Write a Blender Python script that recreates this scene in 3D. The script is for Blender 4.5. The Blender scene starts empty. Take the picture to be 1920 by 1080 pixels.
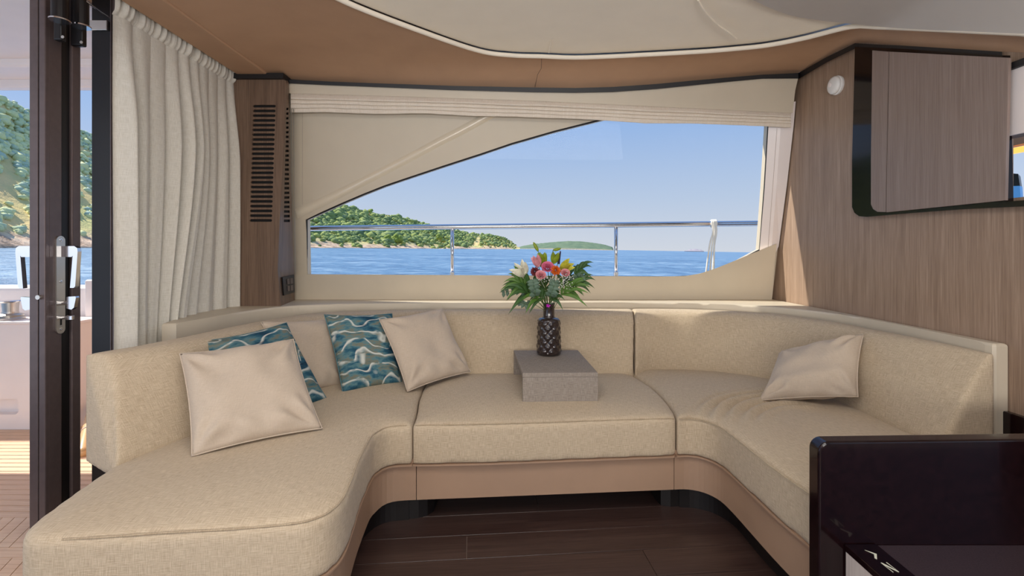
import bpy, bmesh, math, random
import numpy as np
from mathutils import Vector, Matrix, noise
from mathutils.geometry import tessellate_polygon
random.seed(7); np.random.seed(7)
S = bpy.context.scene
COL = S.collection
F, CX, CY, H = 900.0, 960.0, 468.0, 1.2          # focal length and principal point of the 1920x1080 frame, eye height

# ---------------------------------------------------------------- camera
cam_d = bpy.data.cameras.new('camera'); cam = bpy.data.objects.new('camera', cam_d); COL.objects.link(cam)
cam.location = (0, 0, H); cam.rotation_euler = (math.pi/2, 0, 0)
cam_d.sensor_width = 36; cam_d.lens = F/1920*36; cam_d.shift_y = -(540-CY)/1920
cam_d.clip_start = 0.05; cam_d.clip_end = 20000
S.camera = cam
# ---------------------------------------------------------------- sky, sun, daylight, exposure
S.view_settings.view_transform = 'Standard'; S.view_settings.look = 'None'
S.view_settings.gamma = 1; S.view_settings.use_curve_mapping = False
S.view_settings.exposure = 0.45
SUN = Vector((0.66, -0.18, -0.72)).normalized()   # direction the sunlight travels
world = bpy.data.worlds.new('world'); S.world = world; world.use_nodes = True
wn = world.node_tree.nodes; wl = world.node_tree.links
bg = wn['Background']
tcw = wn.new('ShaderNodeTexCoord'); spw = wn.new('ShaderNodeSeparateXYZ'); wl.new(tcw.outputs['Generated'], spw.inputs[0])
rw = wn.new('ShaderNodeValToRGB'); wl.new(spw.outputs[2], rw.inputs[0])            # clear summer sky: pale at the horizon, deeper blue overhead
els = rw.color_ramp.elements
els[0].position, els[0].color = 0.0, (0.51, 0.53, 0.58, 1); els[1].position, els[1].color = 1.0, (0.16, 0.29, 0.60, 1)
for ps, cl in ((0.10, (0.39, 0.465, 0.59, 1)), (0.24, (0.255, 0.375, 0.60, 1)), (0.5, (0.20, 0.34, 0.62, 1))):
    e_ = els.new(ps); e_.color = cl
wl.new(rw.outputs[0], bg.inputs[0]); bg.inputs[1].default_value = 1.0
sd = bpy.data.lights.new('sun', 'SUN'); sun = bpy.data.objects.new('sun', sd); COL.objects.link(sun)
sd.energy = 4.5; sd.angle = math.radians(0.6); sd.color = (1.0, 0.93, 0.82)
sun.rotation_euler = SUN.to_track_quat('-Z', 'Y').to_euler(); sun.location = (-6, 2, 8)
def area(name, loc, target, sx, sy, e, colr):
    d = bpy.data.lights.new(name, 'AREA'); d.shape = 'RECTANGLE'; d.size = sx; d.size_y = sy; d.energy = e; d.color = colr
    o = bpy.data.objects.new(name, d); COL.objects.link(o); o.location = loc
    o.rotation_euler = (Vector(target)-Vector(loc)).to_track_quat('-Z', 'Y').to_euler()
    return o
# daylight coming in through the side windows opposite (behind the camera) and the open aft doorway
area('opposite_window_daylight', (0.2, -2.3, 1.05), (0.15, -1.0, 2.5), 3.6, 1.0, 78, (1.0, 0.965, 0.92))
area('aft_doorway_daylight', (-2.6, 0.3, 1.25), (0.6, 2.0, 0.8), 1.8, 1.9, 7, (1.0, 0.95, 0.90))
area('roof_hatch_daylight', (0.1, 0.55, 2.36), (0.1, 1.1, 0.0), 1.7, 0.9, 23, (1.0, 0.975, 0.94))  # added fill from overhead to brighten the seat tops, no hatch is built
# ---------------------------------------------------------------- helpers
def s2l(v):
    v /= 255.0
    return v/12.92 if v <= 0.04045 else ((v+0.055)/1.055)**2.4
def c(r, g, b): return (s2l(r), s2l(g), s2l(b), 1)
def U(x, y, Y): return Vector(((x-CX)/F*Y, Y, H-(y-CY)/F*Y))           # photo pixel at distance Y
def UZ(x, y, z): return U(x, y, (H-z)*F/(y-CY))                          # photo pixel on a level plane
def UX(x, y, X): return U(x, y, X*F/(x-CX))                              # photo pixel on a wall X = const
def UW(x, y, off=0.0):                                                   # photo pixel on the leaning window wall
    k = (y-CY)/F
    return U(x, y, (3.66+off-0.2*H)/(1-0.2*k))
WORG = {}
def org(o): return WORG[o.name] if o is not None else Vector((0, 0, 0))
def tag(o, label=None, cat=None, group=None, kind=None):
    if label: o['label'] = label
    if cat: o['category'] = cat
    if group: o['group'] = group
    if kind: o['kind'] = kind
    return o
def empty(name, loc, label=None, cat=None, group=None, kind=None):
    o = bpy.data.objects.new(name, None); COL.objects.link(o); o.location = loc; o.empty_display_size = 0.1
    WORG[o.name] = Vector(loc)
    return tag(o, label, cat, group, kind)
def mesh_of(name, vf, smooth=False):
    v, f = vf
    me = bpy.data.meshes.new(name); me.from_pydata([tuple(p) for p in v], [], [tuple(q) for q in f]); me.validate(); me.update()
    bm = bmesh.new(); bm.from_mesh(me); bmesh.ops.recalc_face_normals(bm, faces=bm.faces); bm.to_mesh(me); bm.free()
    if smooth: me.shade_smooth()
    return me
def add(name, vf, m, parent=None, smooth=False, label=None, cat=None, group=None, kind=None, origin=None):
    """one mesh object out of (vertices, faces) given in world coordinates"""
    v, f = vf
    a = np.array([tuple(p) for p in v], dtype=float)
    if origin is None:
        lo, hi = a.min(0), a.max(0); origin = Vector(((lo[0]+hi[0])/2, (lo[1]+hi[1])/2, lo[2]))
    origin = Vector(origin)
    a -= np.array(origin)
    me = mesh_of(name, (a.tolist(), f), smooth); me.materials.append(m)
    o = bpy.data.objects.new(name, me); COL.objects.link(o)
    if parent is not None: o.parent = parent
    o.location = origin-org(parent); WORG[o.name] = origin
    return tag(o, label, cat, group, kind)
def inst(name, me, loc, rotz=0.0, parent=None, label=None, cat=None, group=None, kind=None, scale=None):
    o = bpy.data.objects.new(name, me); COL.objects.link(o)
    if parent is not None: o.parent = parent
    o.location = Vector(loc)-org(parent); o.rotation_euler = (0, 0, rotz); WORG[o.name] = Vector(loc)
    if scale: o.scale = scale
    return tag(o, label, cat, group, kind)
def smooth_angle(o, deg=40):
    me = o.data; me.shade_smooth()
    try: me.set_sharp_from_angle(angle=math.radians(deg))
    except Exception: pass
    return o
def join(*vfs):
    V, Fc = [], []
    for v, f in vfs:
        n = len(V); V += [tuple(p) for p in v]; Fc += [tuple(i+n for i in q) for q in f]
    return V, Fc
def from_bm(bm):
    bm.verts.ensure_lookup_table(); bm.verts.index_update()
    r = [v.co.copy() for v in bm.verts], [[v.index for v in f.verts] for f in bm.faces]
    bm.free(); return r
def box(lo, hi, bev=0.0, seg=2):
    bm = bmesh.new(); bmesh.ops.create_cube(bm, size=1)
    for v in bm.verts: v.co = Vector([lo[i]+(v.co[i]+0.5)*(hi[i]-lo[i]) for i in range(3)])
    if bev > 0: bmesh.ops.bevel(bm, geom=list(bm.edges), offset=bev, segments=seg, profile=0.5, affect='EDGES')
    return from_bm(bm)
def xf(vf, M): return [M @ Vector(p) for p in vf[0]], vf[1]
def catmull(pts, n=8, closed=False):
    P = [np.array(p, float) for p in pts]; out = []; N = len(P)
    for i in range(N if closed else N-1):
        if closed: p0, p1, p2, p3 = P[(i-1) % N], P[i], P[(i+1) % N], P[(i+2) % N]
        else: p0, p1, p2, p3 = P[max(i-1, 0)], P[i], P[i+1], P[min(i+2, N-1)]
        for k in range(n):
            t = k/n
            out.append(0.5*((2*p1)+(-p0+p2)*t+(2*p0-5*p1+4*p2-p3)*t*t+(-p0+3*p1-3*p2+p3)*t**3))
    if not closed: out.append(P[-1])
    return [Vector(p) for p in out]
def resample(pts, n):
    P = np.array([tuple(p) for p in pts], float)
    d = np.r_[0, np.cumsum(np.linalg.norm(np.diff(P, axis=0), axis=1))]
    t = np.linspace(0, d[-1], n)
    return [Vector(q) for q in np.stack([np.interp(t, d, P[:, k]) for k in range(P.shape[1])], 1)]
def tube(path, r, n=8, caps=True, closed=False):
    P = [Vector(p) for p in path]; V, Fc = [], []; N = len(P)
    up = None
    for i, p in enumerate(P):
        t = (P[(i+1) % N] if closed or i < N-1 else P[i]) - (P[i-1] if closed or i > 0 else P[i])
        t.normalize()
        if up is None:
            up = t.orthogonal().normalized()
        else:
            up = (up-t*up.dot(t)); up = up.normalized() if up.length > 1e-6 else t.orthogonal().normalized()
        b = t.cross(up); rr = r[i] if isinstance(r, (list, tuple)) else r
        for k in range(n):
            a = 2*math.pi*k/n; V.append(p+up*math.cos(a)*rr+b*math.sin(a)*rr)
    for i in range(N if closed else N-1):
        j = (i+1) % N
        for k in range(n): Fc.append((i*n+k, i*n+(k+1) % n, j*n+(k+1) % n, j*n+k))
    if caps and not closed:
        Fc.append(tuple(range(n-1, -1, -1))); Fc.append(tuple(range((N-1)*n, N*n)))
    return V, Fc
def lathe(prof, n=32, center=(0, 0, 0), fn=None):
    V, Fc = [], []; cx, cy, cz = center
    for i, (r, z) in enumerate(prof):
        for k in range(n):
            a = 2*math.pi*k/n; rr = r if fn is None else fn(r, z, a)
            V.append((cx+rr*math.cos(a), cy+rr*math.sin(a), cz+z))
    for i in range(len(prof)-1):
        for k in range(n): Fc.append((i*n+k, i*n+(k+1) % n, (i+1)*n+(k+1) % n, (i+1)*n+k))
    if prof[0][0] > 1e-5: Fc.append(tuple(range(n-1, -1, -1)))
    if prof[-1][0] > 1e-5: Fc.append(tuple(range((len(prof)-1)*n, len(prof)*n)))
    return V, Fc
def plate(outer, holes, fn, fn2):
    """flat polygon (with holes) mapped to space by fn (front) and fn2 (back), closed all round"""
    loops = [list(outer)]+[list(h) for h in holes]
    flat = [p for l in loops for p in l]
    tri = tessellate_polygon([[Vector((p[0], p[1], 0)) for p in l] for l in loops])
    n = len(flat)
    V = [fn(*p) for p in flat]+[fn2(*p) for p in flat]
    Fc = [tuple(t) for t in tri]+[tuple(i+n for i in reversed(t)) for t in tri]
    k = 0
    for l in loops:
        m = len(l)
        for i in range(m):
            a, b = k+i, k+(i+1) % m
            Fc.append((a, b, b+n, a+n))
        k += m
    return V, Fc
def prism(poly, z0, z1, bev=0.0, seg=3):
    bm = bmesh.new()
    vs = [bm.verts.new((p[0], p[1], z0)) for p in poly]
    f = bm.faces.new(vs)
    r = bmesh.ops.extrude_face_region(bm, geom=[f])
    for e in r['geom']:
        if isinstance(e, bmesh.types.BMVert): e.co.z = z1
    if bev > 0:
        ed = [e for e in bm.edges if abs(e.verts[0].co.z-z1) < 1e-6 and abs(e.verts[1].co.z-z1) < 1e-6]
        bmesh.ops.bevel(bm, geom=ed, offset=bev, segments=seg, profile=0.5, affect='EDGES')
    return from_bm(bm)
def loft(rows, closed_row=False, capends=False):
    n = len(rows[0]); V = [p for r in rows for p in r]; Fc = []
    for i in range(len(rows)-1):
        for k in range(n if closed_row else n-1):
            Fc.append((i*n+k, i*n+(k+1) % n, (i+1)*n+(k+1) % n, (i+1)*n+k))
    if capends:
        Fc.append(tuple(range(n-1, -1, -1))); Fc.append(tuple(range((len(rows)-1)*n, len(rows)*n)))
    return V, Fc
def rrect(x0, y0, x1, y1, r, n=4):
    out = []
    for (ax, ay, a0) in ((x1-r, y1-r, 0), (x0+r, y1-r, 90), (x0+r, y0+r, 180), (x1-r, y0+r, 270)):
        for k in range(n+1):
            a = math.radians(a0+90*k/n); out.append((ax+r*math.cos(a), ay+r*math.sin(a)))
    return out
def remesh(vf, voxel, it=6, fac=0.5):
    """soft upholstered body: even voxel skin, then relaxed"""
    me = mesh_of('tmp', vf); o = bpy.data.objects.new('tmp', me); COL.objects.link(o)
    md = o.modifiers.new('r', 'REMESH'); md.mode = 'VOXEL'; md.voxel_size = voxel; md.adaptivity = 0
    sm = o.modifiers.new('s', 'SMOOTH'); sm.factor = fac; sm.iterations = it
    dg = bpy.context.evaluated_depsgraph_get(); ev = o.evaluated_get(dg); m2 = ev.to_mesh()
    V = np.zeros(len(m2.vertices)*3); m2.vertices.foreach_get('co', V); V = V.reshape(-1, 3)
    Fc = [tuple(p.vertices) for p in m2.polygons]
    ev.to_mesh_clear(); bpy.data.objects.remove(o); bpy.data.meshes.remove(me)
    return V, Fc
def poly_dist(P, poly):
    Q = np.array([tuple(q)[:2] for q in poly]); d = np.full(len(P), 1e9)
    for i in range(len(Q)):
        a, b = Q[i], Q[(i+1) % len(Q)]; ab = b-a
        t = np.clip(((P-a) @ ab)/max(ab @ ab, 1e-12), 0, 1)
        d = np.minimum(d, np.linalg.norm(P-(a+t[:, None]*ab), axis=1))
    return d
# ---------------------------------------------------------------- materials
def newmat(name):
    m = bpy.data.materials.new(name); m.use_nodes = True
    return m, m.node_tree.nodes, m.node_tree.links, m.node_tree.nodes['Principled BSDF']
def nd(N, t, **k):
    n = N.new(t)
    for a, b in k.items(): setattr(n, a, b)
    return n
def math_(N, L, op, a, b=None):
    n = N.new('ShaderNodeMath'); n.operation = op
    for i, v in enumerate((a, b)):
        if v is None: continue
        if isinstance(v, (int, float)): n.inputs[i].default_value = v
        else: L.new(v, n.inputs[i])
    return n.outputs[0]
def ramp(N, L, fac, stops):
    r = N.new('ShaderNodeValToRGB'); e = r.color_ramp.elements
    e[0].position, e[0].color = stops[0]; e[1].position, e[1].color = stops[-1]
    for p, cc in stops[1:-1]:
        q = e.new(p); q.color = cc
    L.new(fac, r.inputs[0]); return r.outputs[0]
def noise_(N, L, vec, scale=1.0, detail=2.0, rough=0.5):
    n = N.new('ShaderNodeTexNoise'); n.inputs['Scale'].default_value = scale; n.inputs['Detail'].default_value = detail
    n.inputs['Roughness'].default_value = rough
    if vec is not None: L.new(vec, n.inputs['Vector'])
    return n.outputs[0]
def bump_(N, L, B, h, strength, dist=0.002):
    b = N.new('ShaderNodeBump'); b.inputs['Strength'].default_value = strength; b.inputs['Distance'].default_value = dist
    L.new(h, b.inputs['Height']); L.new(b.outputs[0], B.inputs['Normal'])
def plain(name, col, rough=0.5, metal=0.0, vary=0.06, nscale=6.0, bump=0.0, bscale=300.0, coat=0.0, spec=0.5):
    m, N, L, B = newmat(name)
    tc = N.new('ShaderNodeTexCoord')
    f = noise_(N, L, tc.outputs['Object'], nscale, 3)
    lo = tuple(max(0, x*(1-vary)) for x in col[:3])+(1,); hi = tuple(min(1, x*(1+vary)) for x in col[:3])+(1,)
    L.new(ramp(N, L, f, [(0.3, lo), (0.7, hi)]), B.inputs['Base Color'])
    B.inputs['Roughness'].default_value = rough; B.inputs['Metallic'].default_value = metal
    B.inputs['Coat Weight'].default_value = coat; B.inputs['Specular IOR Level'].default_value = spec
    B.inputs['Coat Roughness'].default_value = 0.04
    if bump > 0: bump_(N, L, B, noise_(N, L, tc.outputs['Object'], bscale, 2), bump, 0.001)
    return m
def linen(name, dark, light, freq=260.0, bump=0.5, sheen=0.2, big=0.12):
    m, N, L, B = newmat(name)
    tc = N.new('ShaderNodeTexCoord'); sp = N.new('ShaderNodeSeparateXYZ'); L.new(tc.outputs['Object'], sp.inputs[0])
    sn = N.new('ShaderNodeSeparateXYZ'); L.new(tc.outputs['Normal'], sn.inputs[0])
    ax = math_(N, L, 'GREATER_THAN', math_(N, L, 'ABSOLUTE', sn.outputs[0]), 0.70); az = math_(N, L, 'GREATER_THAN', math_(N, L, 'ABSOLUTE', sn.outputs[2]), 0.72)
    u = math_(N, L, 'ADD', sp.outputs[0], math_(N, L, 'MULTIPLY', ax, math_(N, L, 'SUBTRACT', sp.outputs[1], sp.outputs[0])))
    v = math_(N, L, 'ADD', sp.outputs[2], math_(N, L, 'MULTIPLY', az, math_(N, L, 'SUBTRACT', sp.outputs[1], sp.outputs[2])))
    def cv(a, b):
        q = N.new('ShaderNodeCombineXYZ'); L.new(math_(N, L, 'MULTIPLY', u, a), q.inputs[0]); L.new(math_(N, L, 'MULTIPLY', v, b), q.inputs[1]); return q.outputs[0]
    n1 = noise_(N, L, cv(freq, freq*0.06), 1, 2, 0.6); n2 = noise_(N, L, cv(freq*0.06, freq), 1, 2, 0.6)
    n3 = noise_(N, L, tc.outputs['Object'], 3.0, 3)
    s = math_(N, L, 'ADD', math_(N, L, 'MULTIPLY', n1, 0.5), math_(N, L, 'MULTIPLY', n2, 0.5))
    s2 = math_(N, L, 'ADD', s, math_(N, L, 'MULTIPLY', math_(N, L, 'SUBTRACT', n3, 0.5), big))
    L.new(ramp(N, L, s2, [(0.36, dark), (0.62, light)]), B.inputs['Base Color'])
    B.inputs['Roughness'].default_value = 0.92; B.inputs['Specular IOR Level'].default_value = 0.15
    B.inputs['Sheen Weight'].default_value = sheen; B.inputs['Sheen Roughness'].default_value = 0.5
    w1 = N.new('ShaderNodeTexWave'); w1.inputs['Scale'].default_value = 1.0; L.new(cv(freq*0.35, 0), w1.inputs['Vector'])
    w2 = N.new('ShaderNodeTexWave'); w2.bands_direction = 'Y'; w2.inputs['Scale'].default_value = 1.0; L.new(cv(0, freq*0.35), w2.inputs['Vector'])
    hgt = math_(N, L, 'ADD', math_(N, L, 'MULTIPLY', w1.outputs[1], w2.outputs[1]), s)
    bump_(N, L, B, hgt, bump, 0.0012)
    return m
def veneer(name, dark, mid, light, freq=150.0, rough=0.45, coat=0.0, along='z'):
    m, N, L, B = newmat(name)
    tc = N.new('ShaderNodeTexCoord'); sp = N.new('ShaderNodeSeparateXYZ'); L.new(tc.outputs['Object'], sp.inputs[0])
    if along == 'z': a, b = math_(N, L, 'ADD', sp.outputs[0], sp.outputs[1]), sp.outputs[2]
    elif along == 'x': a, b = math_(N, L, 'ADD', sp.outputs[2], sp.outputs[1]), sp.outputs[0]
    else: a, b = math_(N, L, 'ADD', sp.outputs[2], sp.outputs[0]), sp.outputs[1]
    def cv(k, j):
        q = N.new('ShaderNodeCombineXYZ'); L.new(math_(N, L, 'MULTIPLY', a, k), q.inputs[0]); L.new(math_(N, L, 'MULTIPLY', b, j), q.inputs[1]); return q.outputs[0]
    n1 = noise_(N, L, cv(freq, 3.0), 1, 3, 0.65); n2 = noise_(N, L, cv(freq*0.16, 1.2), 1, 2); n3 = noise_(N, L, cv(freq*2.2, 9), 1, 2)
    s = math_(N, L, 'ADD', math_(N, L, 'MULTIPLY', n1, 0.5), math_(N, L, 'ADD', math_(N, L, 'MULTIPLY', n2, 0.3), math_(N, L, 'MULTIPLY', n3, 0.2)))
    L.new(ramp(N, L, s, [(0.34, dark), (0.5, mid), (0.66, light)]), B.inputs['Base Color'])
    B.inputs['Roughness'].default_value = rough; B.inputs['Coat Weight'].default_value = coat; B.inputs['Coat Roughness'].default_value = 0.05
    bump_(N, L, B, n1, 0.12, 0.0006)
    return m
M = {}
M['fabric'] = linen('sofa_linen', c(178, 158, 131), c(214, 196, 169), 520, 0.5, 0.15, 0.08)
M['seam'] = linen('seam_linen', c(150, 130, 104), c(196, 178, 150), 300, 0.3)
M['cushion'] = linen('cream_cotton', c(188, 171, 152), c(202, 186, 167), 620, 0.2, 0.2, 0.05)
M['curtain'] = linen('curtain_linen', c(204, 199, 186), c(226, 222, 212), 420, 0.3)
M['blind'] = linen('blind_cloth', c(222, 208, 190), c(240, 230, 216), 380, 0.2)
M['taupe'] = plain('taupe_leather', c(168, 138, 114), 0.55, vary=0.04, bump=0.12, bscale=500)
M['taupe_ceiling'] = plain('taupe_headliner', c(186, 149, 119), 0.75, vary=0.04, bump=0.15, bscale=420)
M['cream'] = plain('cream_lacquer', c(208, 196, 175), 0.45, vary=0.02)
M['cream_ceiling'] = plain('cream_headliner', c(246, 236, 218), 0.7, vary=0.02, bump=0.1, bscale=400)
M['white'] = plain('white_gelcoat', c(244, 234, 230), 0.35, vary=0.02)
M['wood'] = veneer('fineline_oak', c(128, 104, 86), c(156, 131, 111), c(180, 155, 134), 150)
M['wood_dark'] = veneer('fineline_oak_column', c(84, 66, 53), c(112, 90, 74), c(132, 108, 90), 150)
M['wood_pale'] = veneer('pale_oak_door', c(124, 106, 97), c(142, 124, 115), c(156, 139, 130), 170)
M['pale_stripe'] = veneer('pale_striped_laminate', c(180, 166, 158), c(205, 192, 184), c(218, 208, 200), 120)
M['wenge'] = veneer('wenge_plank', c(44, 31, 29), c(64, 47, 43), c(80, 62, 56), 120, 0.34, along='x')
M['gloss'] = plain('dark_gloss_veneer', c(24, 10, 12), 0.14, vary=0.3, nscale=60, coat=0.25, spec=0.3)
M['gloss_top'] = plain('dark_speckled_top', c(62, 50, 54), 0.3, vary=0.35, nscale=260)
M['blackgloss'] = plain('black_gloss', c(22, 12, 12), 0.10, vary=0.1, coat=0.1, spec=0.3)
M['black'] = plain('black_trim', c(28, 27, 29), 0.5, vary=0.1)
M['slot'] = plain('vent_shadow_black', c(14, 12, 12), 0.8, vary=0.1)
M['alu'] = plain('dark_anodised_aluminium', c(92, 80, 80), 0.36, 0.35, vary=0.08, nscale=40)
M['alu_black'] = plain('black_anodised_aluminium', c(24, 22, 24), 0.35, 0.3, vary=0.1)
M['steel'] = plain('polished_steel', c(215, 215, 218), 0.12, 1.0, vary=0.02)
M['satin'] = plain('satin_steel', c(200, 196, 190), 0.35, 1.0, vary=0.03)
M['caulk'] = plain('pale_groove_filler', c(176, 160, 148), 0.7)
M['kick'] = plain('black_plinth', c(22, 18, 18), 0.45)
M['plastic'] = plain('white_plastic', c(236, 234, 230), 0.4, vary=0.02)
M['rope'] = plain('white_rope', c(238, 232, 220), 0.8, vary=0.05, bump=0.4, bscale=200)
M['inlay'] = plain('pale_metal_inlay', c(226, 226, 206), 0.35, vary=0.03)
M['bead'] = plain('glossy_cream_bead', c(226, 214, 192), 0.16, vary=0.02, coat=0.8)  # paler and glossier than the lining, carries a streak of light in its colour
M['grey_ceiling'] = plain('grey_headliner', c(204, 197, 189), 0.7, vary=0.02, bump=0.1, bscale=400)
M['tray'] = linen('grey_woven_laminate', c(126, 116, 107), c(164, 154, 143), 520, 0.2, 0.0, 0.05)
M['teak'] = veneer('teak_plank', c(204, 164, 132), c(228, 192, 160), c(240, 210, 180), 90, 0.6, along='x')
M['teakcaulk'] = plain('black_deck_caulk', c(40, 32, 30), 0.8)
M['tan'] = plain('tan_varnished_wood', c(206, 166, 118), 0.35)
M['led'] = None
def glass_mat():
    m = bpy.data.materials.new('window_glass'); m.use_nodes = True; N = m.node_tree.nodes; L = m.node_tree.links; N.clear()
    o = N.new('ShaderNodeOutputMaterial'); t = N.new('ShaderNodeBsdfTransparent'); g = N.new('ShaderNodeBsdfGlossy'); mx = N.new('ShaderNodeMixShader'); lw = N.new('ShaderNodeLayerWeight')
    t.inputs[0].default_value = (0.95, 0.965, 0.975, 1); g.inputs['Roughness'].default_value = 0.01; g.inputs[0].default_value = (1, 1, 1, 1)
    lw.inputs[0].default_value = 0.5
    f = math_(N, L, 'ADD', math_(N, L, 'MULTIPLY', math_(N, L, 'POWER', lw.outputs['Facing'], 5.0), 0.4), 0.002)
    L.new(f, mx.inputs[0]); L.new(t.outputs[0], mx.inputs[1]); L.new(g.outputs[0], mx.inputs[2]); L.new(mx.outputs[0], o.inputs[0])
    return m
M['glass'] = glass_mat()
def emis(name, col, s):
    m, N, L, B = newmat(name); B.inputs['Base Color'].default_value = col; B.inputs['Emission Color'].default_value = col; B.inputs['Emission Strength'].default_value = s; return m
M['led'] = emis('amber_light_strip', c(255, 190, 90), 0.9)  # emission stands in for warm light falling on a wood strip
M['screen'] = emis('blue_display', c(70, 130, 190), 0.5)
def wave_cloth():
    m, N, L, B = newmat('blue_wave_cloth')
    tc = N.new('ShaderNodeTexCoord'); mp = N.new('ShaderNodeMapping'); mp.inputs['Scale'].default_value = (5.5, 1.0, 19.0); L.new(tc.outputs['UV'], mp.inputs[0])
    mp.inputs['Scale'].default_value = (1.7, 5.2, 1)
    a = noise_(N, L, mp.outputs[0], 1.6, 5, 0.6)
    sp = N.new('ShaderNodeSeparateXYZ'); L.new(tc.outputs['UV'], sp.inputs[0])
    nz = noise_(N, L, tc.outputs['UV'], 2.9, 1, 0.4)
    # white wavy lines: bands of (v + noise)
    t = math_(N, L, 'ADD', math_(N, L, 'MULTIPLY', sp.outputs[1], 6.2), math_(N, L, 'MULTIPLY', nz, 3.6))
    fr = math_(N, L, 'FRACT', t)
    line = ramp(N, L, fr, [(0.0, (1, 1, 1, 1)), (0.05, (1, 1, 1, 1)), (0.13, (0, 0, 0, 1)), (0.86, (0, 0, 0, 1)), (1.0, (1, 1, 1, 1))])
    br = noise_(N, L, mp.outputs[0], 2.3, 3)
    line2 = math_(N, L, 'MULTIPLY', line, ramp(N, L, br, [(0.36, (0, 0, 0, 1)), (0.46, (1, 1, 1, 1))]))
    base = ramp(N, L, a, [(0.30, c(26, 52, 74)), (0.42, c(46, 92, 112)), (0.50, c(92, 128, 134)), (0.56, c(122, 122, 106)), (0.66, c(70, 108, 116)), (0.74, c(36, 66, 90))])
    mx = N.new('ShaderNodeMix'); mx.data_type = 'RGBA'; L.new(line2, mx.inputs[0]); L.new(base, mx.inputs[6]); mx.inputs[7].default_value = c(205, 208, 200)
    L.new(mx.outputs[2], B.inputs['Base Color']); B.inputs['Roughness'].default_value = 0.85; B.inputs['Specular IOR Level'].default_value = 0.2
    bump_(N, L, B, noise_(N, L, tc.outputs['UV'], 160, 2), 0.25, 0.001)
    return m
M['wave'] = wave_cloth()
# ================================================================ THE SETTING
# ---- floor: dark boards laid over a pale filled joint bed
floor = add('floor', box((-1.545, -2.6, -0.05), (3.2, 3.5, -0.006)), M['caulk'], kind='structure', label='dark wenge cabin floor with thin pale joints', cat='floor')
FA = math.radians(4.8)
_rows = [(-0.62, 0.31), (0.9, 0.72), (0.27, -0.3), (0.75, -0.8), (0.1, 1.2), (0.6, -0.45), (-0.1, 0.95), (0.4, -0.7), (0.8, 0.0), (0.2, 1.1), (-0.3, 0.7), (0.5, -0.9)]
RW = 0.155
def floor_pt(u, v): return Vector((u*math.cos(FA)-v*math.sin(FA), u*math.sin(FA)+v*math.cos(FA), 0))
for r in range(15):
    v0 = 2.18+0.155-r*RW
    j = sorted(_rows[r % len(_rows)])
    cuts = [-1.25, j[0], 1.75] if r == 1 else ([-1.25, -0.02, 1.75] if r == 2 else ([-1.25, 0.68, 1.75] if r == 3 else [-1.25, j[0], j[1], 1.75]))
    if r == 1: cuts = [-1.25, 1.75]
    for a, b in zip(cuts[:-1], cuts[1:]):
        if b-a < 0.05: continue
        bx = box((-(b-a)/2+0.001, -RW/2+0.0014, -0.012), ((b-a)/2-0.001, RW/2-0.0014, 0.0), 0.0008, 1)
        key = mesh_of('plank', bx); key.materials.append(M['wenge'])
        p = floor_pt((a+b)/2, v0-RW/2)
        inst('plank', key, p, FA, floor)
# ---- window wall (leans inward towards the top)
def wallf(x, y): return UW(x, y)
def wallb(x, y):
    p = UW(x, y); return p+Vector((0, 0.06, 0.0))
glass_px = [(577, 516), (575, 412), (600, 400), (640, 382), (681, 364.5), (720, 349), (758, 336), (827, 313), (901, 289), (960, 269), (1040, 246), (1128, 224), (1180, 210), (1240, 196), (1444, 200), (1441, 236), (1434, 350), (1425, 468), (1380, 492), (1340, 508), (1300, 518), (1260, 520)]
outer_px = [(470, 640), (470, 120), (1499, 120), (1440, 640)]
wall_back = add('wall_back', plate(outer_px, [glass_px], wallf, wallb), M['cream'], kind='structure', label='cream window wall with a swept window opening', cat='wall')
# light streak on the lining above the window, built as an added strip
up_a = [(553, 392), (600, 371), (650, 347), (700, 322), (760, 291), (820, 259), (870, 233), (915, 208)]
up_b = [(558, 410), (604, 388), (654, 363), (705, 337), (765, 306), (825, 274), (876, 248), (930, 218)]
top_edge = [(553, 196), (600, 196), (650, 196), (700, 196), (760, 196), (820, 196), (870, 196), (915, 196)]
def off(p, d): return UW(p[0], p[1], d)
def along(pts, n=40): return resample(catmull([(x, y, 0) for x, y in pts], 5), n)
low_a = [(576, 398), (604, 385), (640, 368), (700, 343), (760, 321), (827, 299), (901, 275), (960, 256), (1040, 233), (1120, 213), (1160, 204)]
low_b = [(577, 411), (604, 397.5), (640, 381), (700, 356), (760, 334.5), (827, 312), (901, 288), (960, 268), (1040, 245), (1128, 223), (1180, 209)]
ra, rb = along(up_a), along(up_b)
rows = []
for k in range(9):                                   # added raised strip along the window sweep, stands for a streak of light
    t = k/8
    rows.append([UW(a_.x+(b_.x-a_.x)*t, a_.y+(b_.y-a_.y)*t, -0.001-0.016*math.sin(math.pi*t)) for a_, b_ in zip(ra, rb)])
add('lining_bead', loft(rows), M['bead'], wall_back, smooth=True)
# thin joint line in the lining at the left
add('joint', tube([off((567, 212), -0.001), off((567, 330), -0.001), off((567, 384), -0.001)], 0.0012, 5), M['caulk'], wall_back)
# pale bevel round the glass
gv = [(577, 516), (575, 412), (681, 364.5), (827, 313), (960, 269), (1128, 224), (1180, 210)]
sweep = catmull([(575, 412, 0), (640, 382, 0), (681, 364.5, 0), (758, 336, 0), (827, 313, 0), (901, 289, 0), (960, 269, 0), (1040, 246, 0), (1128, 224, 0), (1190, 207, 0)], 5)
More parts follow.
